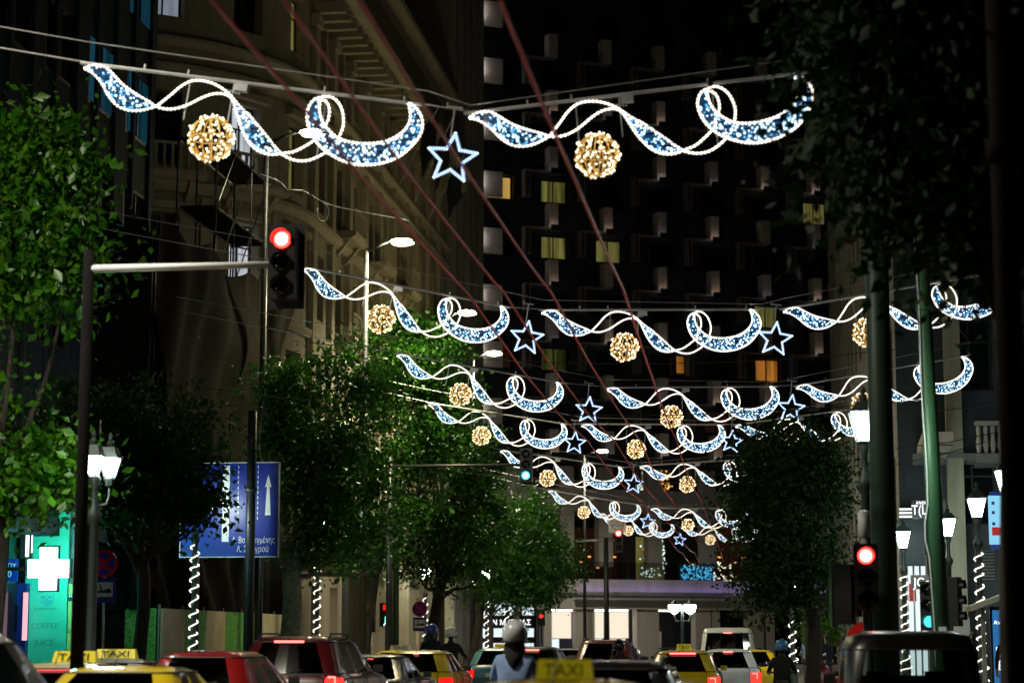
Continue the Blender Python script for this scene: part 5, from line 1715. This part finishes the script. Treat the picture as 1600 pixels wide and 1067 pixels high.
wheel_t = MB().lathe([(.2, -.1), (.31, -.1), (.325, -.06), (.325, .06), (.31, .1), (.2, .1)], (0, 0, 0), 20).mesh('tyre')
wm = MB().lathe([(.02, .07), (.21, .085), (.21, -.07), (.02, -.07)], (0, 0, 0), 20)
for k in range(5):
    a = 2 * PI * k / 5
    wm.box((.11 * math.cos(a), .11 * math.sin(a), .09), (.2, .05, .02), a)
wheel_r = wm.mesh('rim')
seatm = MB().box((0, 0, .1), (.46, .5, .16)).box((0, -.26, .45), (.44, .14, .62)).box((0, -.28, .86), (.24, .09, .18)).mesh('seat')
def car(kind, paint, X, Y, label, group=None, brake='tail_bright', brake3=None, taxi=None, rz=0.0, rails=False, glassm='car_glass', cat='car', lamps=True, h=1.0, tail=None, sx_=1.0):
    ms = car_meshes(kind)
    L = CARS[kind]['L']
    lv = CARS[kind]['lv']
    nm = {'van': 'white_van', 'minivan': 'minivan', 'suv': 'sport_utility_vehicle', 'jeep': 'four_wheel_drive', 'hatch': 'hatchback', 'sedan': 'saloon_car'}[kind]
    if taxi:
        nm = 'taxi'
    t = thing(nm, label, cat, (X, Y, 0.0), rz, group)
    t.scale = (sx_, 1, h)
    def inst(name, me, m, par=t, loc=None, smooth=True):
        o = bpy.data.objects.new(name, me)
        COL.objects.link(o)
        o.parent = par
        if not me.materials:
            me.materials.append(None)
        o.material_slots[0].link = 'OBJECT'
        o.material_slots[0].material = M[m]
        if smooth and not me.polygons[0].use_smooth:
            me.polygons.foreach_set('use_smooth', [True] * len(me.polygons))
        if loc is not None:
            o.location = loc
        return o
    body = inst('body', ms['body'], paint)
    inst('window_trim', ms['window_trim'], 'trim_black', smooth=False)
    inst('door_seam', ms['door_seam'], 'trim_black', smooth=False)
    inst('rear_window', ms['rear_window'], glassm, smooth=False)
    inst('windscreen', ms['windscreen'], glassm, smooth=False)
    for k in range(4):
        if 'sw%d' % k in ms:
            inst('side_window', ms['sw%d' % k], glassm, smooth=False)
    inst('rear_bumper', ms['rear_bumper'], 'trim_black' if kind in ('jeep', 'van', 'suv') else paint, smooth=False)
    for k in (0, 1):
        tl = inst('tail_light', ms['tail%d' % k], tail or brake, smooth=False)
        if not tail:
            sg_ = 1 if k == 0 else -1
            z3 = (lv[2][0] + lv[4][0]) / 2 + (.12 if kind in ('suv', 'van', 'minivan', 'jeep') else 0)
            hw_ = lv[3][3]
            MB().tube([(sg_ * (hw_ - lv[3][4] * .8), lv[3][1] - .02, z3 + .07), (sg_ * (hw_ - .1), lv[3][1] + .03, z3 + .07), (sg_ * (hw_ - .1), lv[3][1] + .03, z3 - .05), (sg_ * (hw_ - lv[3][4] * .8), lv[3][1] - .02, z3 - .05)], .018, 5).build('light_guide', 'tail_core', tl)
    belt, roof = lv[5], lv[6]
    for sx in (-1, 1):
        for yy in (.85, L - .85):
            w = bpy.data.objects.new('wheel', wheel_t)
            if not wheel_t.materials:
                wheel_t.materials.append(M['tyre']); wheel_r.materials.append(M['rim'])
            COL.objects.link(w); w.parent = t
            w.location = (sx * (lv[2][3] - .09), yy, .325 / h)
            w.rotation_euler = (0, sx * PI / 2, 0)
            rr = bpy.data.objects.new('rim', wheel_r); COL.objects.link(rr); rr.parent = w
        MB().box((0, 0, 0), (.16, .09, .12)).build('wing_mirror', 'trim_black' if not taxi else 'paint_yellow', t).location = (sx * (belt[3] + .12), L - belt[2] - .42, belt[0] + .06)
        if not seatm.materials:
            seatm.materials.append(M['seat_cloth'])
        s = bpy.data.objects.new('seat', seatm); COL.objects.link(s); s.parent = t
        s.location = (sx * .36, L - belt[2] - 1.0, .42 if kind != 'van' else .75)
        if rails:
            MB().tube([(sx * (lv[7][3] + .02), lv[7][1] + .15, lv[7][0] - .01), (sx * (lv[7][3] + .02), lv[7][1] + .3, lv[7][0] + .06), (sx * (lv[7][3] + .02), L - lv[7][2] - .3, lv[7][0] + .06), (sx * (lv[7][3] + .02), L - lv[7][2] - .15, lv[7][0] - .01)], .018, 6).build('roof_rail', 'trim_black', t, True)
    MB().box((0, 1.35 if kind == 'sedan' else .9, belt[0] - .12), (1.2, .16, .5)).build('rear_bench', 'seat_cloth', t)
    MB().box((0, -.062, .72 if kind != 'sedan' else .68), (.5, .012, .12)).build('number_plate', 'plate', t)
    if kind in ('sedan', 'hatch', 'suv', 'minivan'):
        # window surround line and boot seam give the rear panel its edges
        MB().tube([(-.75 * belt[3], belt[1] - .055, belt[0] - .03), (0, belt[1] - .075, belt[0] - .03), (.75 * belt[3], belt[1] - .055, belt[0] - .03)], .008, 4).build('boot_trim', 'chrome', t, True)
        MB().tube([(0, roof[1] - .02, roof[0] + .05), (0, roof[1] + .12, roof[0] + .22)], .006, 4).build('aerial', 'trim_black', t)
        MB().tube([(.05, belt[1] - .06, belt[0] + .02), (.35, belt[1] + .02, belt[0] + .09)], .008, 4).build('wiper', 'trim_black', t)
    if brake3:
        zz, yy = roof[0] + .012, roof[1] - .045
        if kind == 'sedan':
            zz, yy = roof[0] - .03, roof[1] - .01
        MB().box((0, yy, zz), (brake3, .03, .035)).build('high_brake_light', 'tail_core', t)
    if taxi:
        tm, tw = taxi
        y0 = roof[1] + .75
        z0 = lv[-1][0] - .01
        sgn = MB()
        sgn.add([(-tw / 2, y0 - .09, z0), (tw / 2, y0 - .09, z0), (tw / 2, y0 + .09, z0), (-tw / 2, y0 + .09, z0), (-tw * .46, y0 - .04, z0 + .15), (tw * .46, y0 - .04, z0 + .15), (tw * .46, y0 + .04, z0 + .15), (-tw * .46, y0 + .04, z0 + .15)],
                [(3, 2, 1, 0), (4, 5, 6, 7), (0, 1, 5, 4), (1, 2, 6, 5), (2, 3, 7, 6), (3, 0, 4, 7)])
        so = sgn.build('roof_sign', tm, t)
        text('TAXI', .135, 'taxi_ink' if tm != 'paint_cream' else 'taxi_ink', so, (0, y0 - .078, z0 + .072), sx=tw / .42).rotation_euler = (PI / 2 - R(18), 0, 0)
    return t
TX = 'taxis in the queue'
CQ = 'cars queueing on the avenue'
def cx(px, Y): return gx(px, Y)
car('minivan', 'paint_silver', -7.5, 15.6, 'silver grey minivan with rounded rear corner in the near left lane', CQ, tail='tail_dim')
car('sedan', 'paint_cream', -8.85, 23.6, 'pale roofed taxi with dark lettered yellow roof sign beside red car', TX, taxi=('taxi_yellow', .58), brake3=.5)
car('sedan', 'paint_silver', -10.25, 29.6, 'grey taxi with yellow roof sign at the kerb ahead of pale taxi', TX, taxi=('taxi_yellow', .66))
car('sedan', 'paint_yellow', -7.05, 20.4, 'yellow saloon tucked beside the silver minivan', TX, brake='tail_dim')
car('hatch', 'paint_red', -8.2, 28.7, 'red hatchback behind the maroon sport utility vehicle', CQ, tail='tail_dim', h=1.05)
car('suv', 'paint_maroon', -7.95, 33.4, 'dark maroon sport utility vehicle with wide lit high brake light', CQ, brake3=.5, brake='tail_bright', rails=True, h=1.035)
car('sedan', 'paint_grey', -8.1, 40.2, 'dark grey saloon with pale roof ahead of maroon vehicle', CQ, tail='tail_dim', brake3=.12)
car('hatch', 'paint_yellow', -8.3, 47.8, 'bright yellow taxi beside the helmeted riders', TX, tail='tail_dim', brake3=.12)
car('sedan', 'paint_yellow', -10.55, 56.5, 'yellow taxi with white roof sign at the left kerb', TX, taxi=('taxi_white', .6))
car('sedan', 'paint_yellow', cx(893, 15) - .02, 12.6, 'yellow taxi with lettered yellow roof sign right behind black car', TX, taxi=('taxi_yellow', .4))
car('hatch', 'paint_black', -1.75, 22.5, 'black hatchback with glinting roof ahead of the yellow roof sign', CQ, h=1.0, rails=True)
car('hatch', 'paint_black', -5.9, 50.5, 'black hatchback with red high brake light ahead of blue shirted rider', CQ, brake3=.42, h=1.05)
car('suv', 'paint_maroon', -4.75, 59, 'dark maroon sport utility vehicle far ahead below the arcade columns', CQ, tail='tail_bright', rails=True, h=1.0)
car('hatch', 'paint_yellow', cx(1068, 50), 49, 'yellow estate taxi with small roof sign and lit brake strip', TX, taxi=('taxi_yellow', .36), brake3=.62)
car('hatch', 'paint_white', cx(1138, 57), 56, 'white hatchback with oval rear window beside yellow taxi', CQ, brake3=.26, rails=True, h=1.0)
car('sedan', 'paint_yellow', -.57, 62.2, 'yellow saloon taxi ahead of the white hatchback', TX)
car('van', 'paint_white', cx(1138, 74), 73, 'tall white panel van beyond the white hatchback', CQ, brake3=.3, cat='van')
car('jeep', 'paint_jeep', cx(1421, 25.4), 24.8, 'black boxy four wheel drive with see through rear window by the poles', None, tail='signal_green_dim' if False else 'scooter_red', glassm='clear_glass')
car('sedan', 'paint_yellow', -11.0 + .6, 78, 'small far taxi with yellow roof sign near the trees', TX, taxi=('taxi_yellow', .6))
car('hatch', 'paint_teal', -8.3, 62, 'teal hatchback beyond the bright yellow taxi', CQ, tail='tail_dim')
car('sedan', 'paint_silver', -7.0, 72, 'silver saloon beyond the teal hatchback', CQ)
car('sedan', 'paint_black', -4.0, 84, 'black saloon far along the middle lane before the hotel', CQ, tail='tail_dim')
car('sedan', 'paint_silver', -2.1, 92, 'silver saloon beyond the panel van', CQ)
car('hatch', 'paint_red', -5.6, 76, 'small red hatchback beside the far silver saloon', CQ)

# ================================================================== PEOPLE
def skin_mesh(name, verts, edges, radii, root=0, sub=2):
    me = bpy.data.meshes.new(name)
    me.from_pydata([tuple(v) for v in verts], edges, [])
    o = bpy.data.objects.new(name, me)
    COL.objects.link(o)
    sk = o.modifiers.new('skin', 'SKIN')
    sk.use_smooth_shade = True
    layer = me.skin_vertices[0].data if me.skin_vertices else None
    if layer is None:
        bm = bmesh.new(); bm.from_mesh(me); bm.verts.layers.skin.verify(); bm.to_mesh(me); bm.free()
        layer = me.skin_vertices[0].data
    for i, r in enumerate(radii):
        layer[i].radius = r if hasattr(r, '__len__') else (r, r)
        layer[i].use_root = i == root
    ss = o.modifiers.new('smooth', 'SUBSURF')
    ss.levels = sub
    ss.render_levels = sub
    dg = bpy.context.evaluated_depsgraph_get()
    out = bpy.data.meshes.new_from_object(o.evaluated_get(dg))
    bpy.data.objects.remove(o)
    out.polygons.foreach_set('use_smooth', [True] * len(out.polygons))
    return out

def person(label, loc, rz, pose, top, legs, hair='hair', helmet=None, height=1.0, group=None, pack=None, scarf=False):
    """local frame: +y is the direction the person faces, origin on the ground between the feet (or under the saddle)"""
    t = thing('person', label, 'person', loc, rz, group)
    t.scale = (height,) * 3
    v, e, r = [], [], []
    def add(p, rad, par=None):
        v.append(Vector(p)); r.append(rad)
        if par is not None:
            e.append((par, len(v) - 1))
        return len(v) - 1
    sit = pose == 'ride'
    hz_ = .82 if sit else .95
    pel = add((0, 0, hz_), (.17, .13))
    bel = add((0, .02 if sit else 0, hz_ + .2), (.155, .115), pel)
    chs = add((0, .07 if sit else .01, hz_ + .4), (.18, .125), bel)
    nkb = add((0, .09 if sit else .0, hz_ + .555), (.1, .08), chs)
    nck = add((0, .11 if sit else .01, hz_ + .62), .055, nkb)
    jaw = add((0, .135 if sit else .035, hz_ + .70), (.07, .08), nck)
    hd_ = add((0, .13 if sit else .02, hz_ + .79), (.082, .1), jaw)
    add((0, .12 if sit else .01, hz_ + .865), (.06, .07), hd_)
    for s in (-1, 1):
        sh = add((s * .185, .08 if sit else 0, hz_ + .505), .068, chs)
        if sit:
            el = add((s * .27, .27, hz_ + .3), .048, sh); wr = add((s * .3, .5, hz_ + .27), .034, el)
            fd, dn = Vector((-s * .1, .9, -.25)).normalized(), Vector((0, .2, -1)).normalized()
        elif pose == 'walk':
            el = add((s * .25, -.06 * s, hz_ + .25), .046, sh); wr = add((s * .27, .1 - .06 * s, hz_ + .02), .033, el)
            fd, dn = Vector((-s * .05, .25, -.95)).normalized(), Vector((-s * .6, .6, -.2)).normalized()
        else:
            el = add((s * .24, -.03, hz_ + .25), .046, sh); wr = add((s * .25, .05, hz_ + .01), .033, el)
            fd, dn = Vector((-s * .05, .15, -.97)).normalized(), Vector((-s * .6, .6, -.2)).normalized()
        pm = add(v[wr] + fd * .07, (.03, .02), wr)
        side = fd.cross(dn).normalized()
        for k in range(4):
            ln = (.07, .08, .075, .06)[k]
            b = add(v[pm] + fd * .035 + side * (k - 1.5) * .019, .0095, pm)
            m_ = add(v[b] + (fd * .7 + dn * .7) * ln * .5, .009, b)
            add(v[m_] + (fd * .1 + dn) * ln * .45, .0075, m_)
        th = add(v[wr] + fd * .04 - side * .04 + dn * .01, .012, wr)
        add(v[th] + fd * .035 + dn * .02, .0095, th)
        if sit:
            kn = add((s * .2, .44, hz_ - .12), .075, add((s * .12, .12, hz_ - .06), .1, pel))
            an = add((s * .2, .3, hz_ - .55), .05, kn)
            add((s * .2, .47, hz_ - .6), .042, add((s * .2, .32, hz_ - .605), .045, an))
        else:
            f = (.16 * s if pose == 'walk' else .02)
            kn = add((s * .1, f * .6 + .03, .5), .068, add((s * .1, 0, .82), .095, pel))
            an = add((s * .1, f - .05 * (pose == 'walk'), .09), .045, kn)
            add((s * .11, f + .16, .035), .036, add((s * .105, f + .02, .045), .042, an))
    me = skin_mesh('body', v, e, r, pel)
    me.materials.clear()
    for m_ in ('skin', top, legs, 'cloth_black', hair):
        me.materials.append(M[m_])
    wr_z = hz_ + .3
    for p in me.polygons:
        c = p.center
        if c.z > hz_ + .60:
            p.material_index = 4 if (c.z > hz_ + .81 or c.y < (.1 if sit else -.01)) else 0
        elif c.z > hz_ + .04 or (sit and c.y > .2 and c.z > hz_ + .1):
            p.material_index = 1
            if (sit and c.y > .49) or (not sit and c.z < hz_ + .06 and abs(c.x) > .2):
                p.material_index = 0
        elif abs(c.x) > .205 and not sit and c.z > .7:
            p.material_index = 0
        elif c.z < (hz_ - .5 if sit else .11):
            p.material_index = 3
        else:
            p.material_index = 2
    b = part('body', me, None, t)
    hy, hz2 = (.13 if sit else .02), hz_ + .79
    # face: nose, ears
    MB().ball((0, hy + .115, hz2 - .02), .018, 8, 6, (.8, 1.2, 1.6)).build('nose', 'skin', b, True)
    for s in (-1, 1):
        MB().ball((s * .088, hy - .005, hz2 - .01), .03, 8, 6, (.4, .8, 1.2)).build('ear', 'skin', b, True)
        MB().ball((s * .034, hy + .095, hz2 + .005), .012, 8, 6).build('eye', 'sign_white', b, True)
    MB().tube([(-.025, hy + .1, hz2 - .065), (0, hy + .108, hz2 - .066), (.025, hy + .1, hz2 - .065)], .006, 5).build('mouth', 'sign_red', b, True)
    if helmet:
        sh = MB()
        nu, nv = 22, 14
        rad = .158
        for j in range(nv + 1):
            tt = PI * .70 * j / nv
            for i in range(nu):
                a = 2 * PI * i / nu
                fr = math.sin(a)
                cut = 1.0 if fr < .35 else 1 - .32 * (fr - .35) / .65
                tt2 = tt * cut
                sh.v.append((rad * math.sin(tt2) * math.cos(a) * .95, hy - .005 + rad * 1.1 * math.sin(tt2) * fr, hz2 + .01 + rad * 1.05 * math.cos(tt2)))
        for j in range(nv):
            for i in range(nu):
                k = (i + 1) % nu
                sh.f.append((j * nu + i, (j + 1) * nu + i, (j + 1) * nu + k, j * nu + k))
        hm = sh.build('helmet', helmet, t, True)
        MB().tube([(.15 * math.cos(a), hy - .005 + .165 * math.sin(a), hz2 - .075) for a in np.linspace(PI * .9, PI * 2.1, 14)], .012, 6).build('helmet_rim', 'black_plastic', hm, True)
        MB().tube([(.155 * math.cos(a), hy + .16 * math.sin(a), hz2 + .06) for a in np.linspace(PI * .1, PI * .9, 12)], .014, 6).build('visor_hinge', 'black_plastic', hm, True)
    else:
        sh = MB().ball((0, hy - .02, hz2 + .03), .104, 14, 9, (.93, 1.02, .95))
        sh.build('hair', hair, t, True)
    if scarf:
        sf = MB()
        prof = [(.115, .715, .10), (.12, .66, .095), (.13, .60, .10), (.12, .54, .11), (.075, .46, .09), (.02, .40, .05)]
        for w_, z_, d_ in prof:
            for i in range(12):
                a = 2 * PI * i / 12
                yy = .1 - (.0 if z_ > .58 else (.58 - z_) * .35)
                sf.v.append((w_ * math.cos(a) * (1 + .08 * math.sin(3 * a)), yy + d_ * math.sin(a) - (.03 if z_ < .58 else 0), hz_ + z_))
        for j in range(len(prof) - 1):
            for i in range(12):
                k = (i + 1) % 12
                sf.f.append((j * 12 + i, (j + 1) * 12 + i, (j + 1) * 12 + k, j * 12 + k))
        sf.build('neck_scarf', 'cloth_black', t, True)
    if pack:
        pk = MB().ball((0, -.21 + (.06 if sit else 0), hz_ + .3), .2, 14, 10, (.82, .6, 1.25)).build('backpack', pack, t, True)
        MB().box((0, -.315, hz_ + .22), (.22, .06, .2)).build('pocket', pack, pk)
        text('TNS', .09, 'taxi_ink', pk, (0, -.349, hz_ + .23))
        for s in (-1, 1):
            MB().tube([(s * .12, -.14, hz_ + .5), (s * .13, -.03, hz_ + .56), (s * .14, .11, hz_ + .5), (s * .14, .12, hz_ + .35)], .02, 6).build('strap', 'cloth_black', pk, True)
    return t

# ================================================================== SCOOTERS
def scooter(label, X, Y, paint, rz=0.0, lit='tail_bright', group='motor scooters', topbox=False):
    t = thing('motor_scooter', label, 'motor scooter', (X, Y, 0), rz, group)
    def loft(sec, n=10):
        mb = MB()
        for (y, z, w, h) in sec:
            for k in range(n):
                a = 2 * PI * k / n
                mb.v.append((w * math.copysign(abs(math.cos(a)) ** .7, math.cos(a)), y, z + h * math.copysign(abs(math.sin(a)) ** .7, math.sin(a))))
        for i in range(len(sec) - 1):
            for k in range(n):
                l = (k + 1) % n
                mb.f.append((i * n + k, (i + 1) * n + k, (i + 1) * n + l, i * n + l))
        mb.f.append(tuple(range(n))); mb.f.append(tuple((len(sec) - 1) * n + k for k in range(n - 1, -1, -1)))
        return mb
    loft([(-.62, .72, .06, .05), (-.55, .7, .14, .1), (-.2, .62, .17, .16), (.1, .52, .16, .16), (.25, .38, .14, .1)]).build('rear_body', paint, t, True)
    loft([(.2, .3, .16, .05), (.5, .28, .17, .05), (.68, .34, .18, .08)]).build('footboard', 'trim_black', t, True)
    loft([(.62, .4, .15, .1), (.72, .62, .22, .2), (.80, .82, .18, .2), (.84, .98, .1, .08)]).build('leg_shield', paint, t, True)
    loft([(-.52, .82, .1, .04), (-.4, .84, .15, .06), (-.05, .82, .16, .06), (.15, .80, .12, .05)]).build('seat', 'seat_cloth', t, True)
    MB().tube([(-.33, .66, 1.06), (-.2, .7, 1.05), (0, .76, 1.04), (.2, .7, 1.05), (.33, .66, 1.06)], .018, 8).build('handlebar', 'trim_black', t, True)
    for s in (-1, 1):
        mm = MB().tube([(s * .2, .7, 1.05), (s * .3, .68, 1.22)], .007, 5).build('mirror_stem', 'trim_black', t)
        MB().ball((s * .31, .67, 1.26), .06, 10, 6, (1, .3, .7)).build('mirror', 'chrome', mm, True)
    MB().tube([(0, .8, .95), (0, .98, .3)], .03, 8).build('fork', 'chrome', t, True)
    for y in (-.5, 1.0):
        w = MB().lathe([(.13, -.055), (.23, -.055), (.26, 0), (.23, .055), (.13, .055)], (0, 0, 0), 18).build('wheel', 'tyre', t, True)
        w.location = (0, y, .26); w.rotation_euler = (0, PI / 2, 0)
        MB().lathe([(.02, -.04), (.13, -.05), (.13, .05), (.02, .04)], (0, 0, 0), 14).build('rim', 'rim', w)
    MB().ball((0, -.62, .75), .085, 12, 6, (1.2, .4, .6)).build('tail_light', lit, t, True)
    MB().box((0, -.66, .52), (.2, .01, .16)).build('number_plate', 'plate', t)
    MB().tube([(-.12, -.1, .3), (-.16, -.45, .32), (-.16, -.62, .36)], [.03, .05, .05], 8).build('exhaust', 'chrome', t, True)
    if topbox:
        MB().tube([(-.22, -.62, .98), (-.24, -.6, 1.1), (0, -.64, 1.2), (.24, -.6, 1.1), (.22, -.62, .98)], .05, 8).build('grab_rail', paint, t, True)
        loft([(-.78, 1.02, .16, .08), (-.72, 1.04, .2, .12), (-.5, 1.04, .2, .12), (-.42, 1.02, .17, .1)], 14).build('top_box', paint, t, True)
    return t
# helmeted rider in the blue shirt
x = cx(797, 25)
scooter('dark red scooter under the blue shirted rider', x, 25.3, 'scooter_red', topbox=True)
person('rider in pale blue shirt and patterned white helmet astride a red scooter', (x, 25.35, .08), 0, 'ride', 'shirt_blue', 'cloth_denim', helmet='helmet_white', height=1.08, scarf=True)
x = cx(703, 53.4)
scooter('dark scooter under the white helmeted rider', x, 53.4, 'scooter_dark', lit='tail_dim')
person('rider in dark jacket with plain white helmet ahead of the yellow taxi', (x, 53.45, .12), 0, 'ride', 'cloth_black', 'cloth_denim', helmet='helmet_white', height=1.12)
x = cx(673, 54.6)
scooter('dark scooter under the blue and red helmeted rider', x, 54.6, 'scooter_blue', lit='tail_dim')
person('rider in dark jacket with blue patterned helmet ahead of the yellow taxi', (x, 54.65, .12), 0, 'ride', 'cloth_navy', 'cloth_black', helmet='helmet_blue', height=1.17)
x = cx(966, 48)
scooter('black scooter under the black helmeted rider', x, 48, 'scooter_dark', lit='tail_dim')
person('rider in black with glossy black helmet before the far maroon vehicle', (x, 48.05, .0), 0, 'ride', 'cloth_black', 'cloth_black', helmet='helmet_black', height=1.0)
x = cx(1221, 45.5)
scooter('dark scooter with lit tail lamp beside the kerb tree', x, 45.5, 'scooter_dark')
person('rider in black jacket and sky blue helmet beside the kerb tree', (x, 45.55, .0), 0, 'ride', 'cloth_black', 'cloth_black', helmet='helmet_sky', height=1.0)
for k, (px, Y, c_, lab) in enumerate(((1283, 52, 'scooter_blue', 'blue scooter parked on the right pavement'), (1303, 50, 'scooter_red', 'red scooter parked on the right pavement'))):
    o = scooter(lab, cx(px, Y), Y, c_, R(18), lit='tail_dim')
    o.location.z = .14
person('pedestrian with yellow backpack walking past the bus shelter', (cx(1576, 44.5), 44.5, .14), R(-10), 'walk', 'cloth_black', 'cloth_denim', pack='pack_yellow', height=1.02)
for k, (px, Y, lab, tp_, hr) in enumerate(((1276, 66, 'bare headed person in black near the parked scooters', 'cloth_black', 0), (1292, 69, 'person in navy top beside the potted shrub', 'cloth_navy', .6), (1262, 75, 'person in pale shirt behind the kerb tree', 'shirt_blue', -.4), (1520, 55, 'person in dark clothes beside wrapped lantern post', 'cloth_navy', 1.2))):
    person(lab, (cx(px, Y), Y, .14), hr, 'stand', tp_, 'cloth_denim', height=.98)
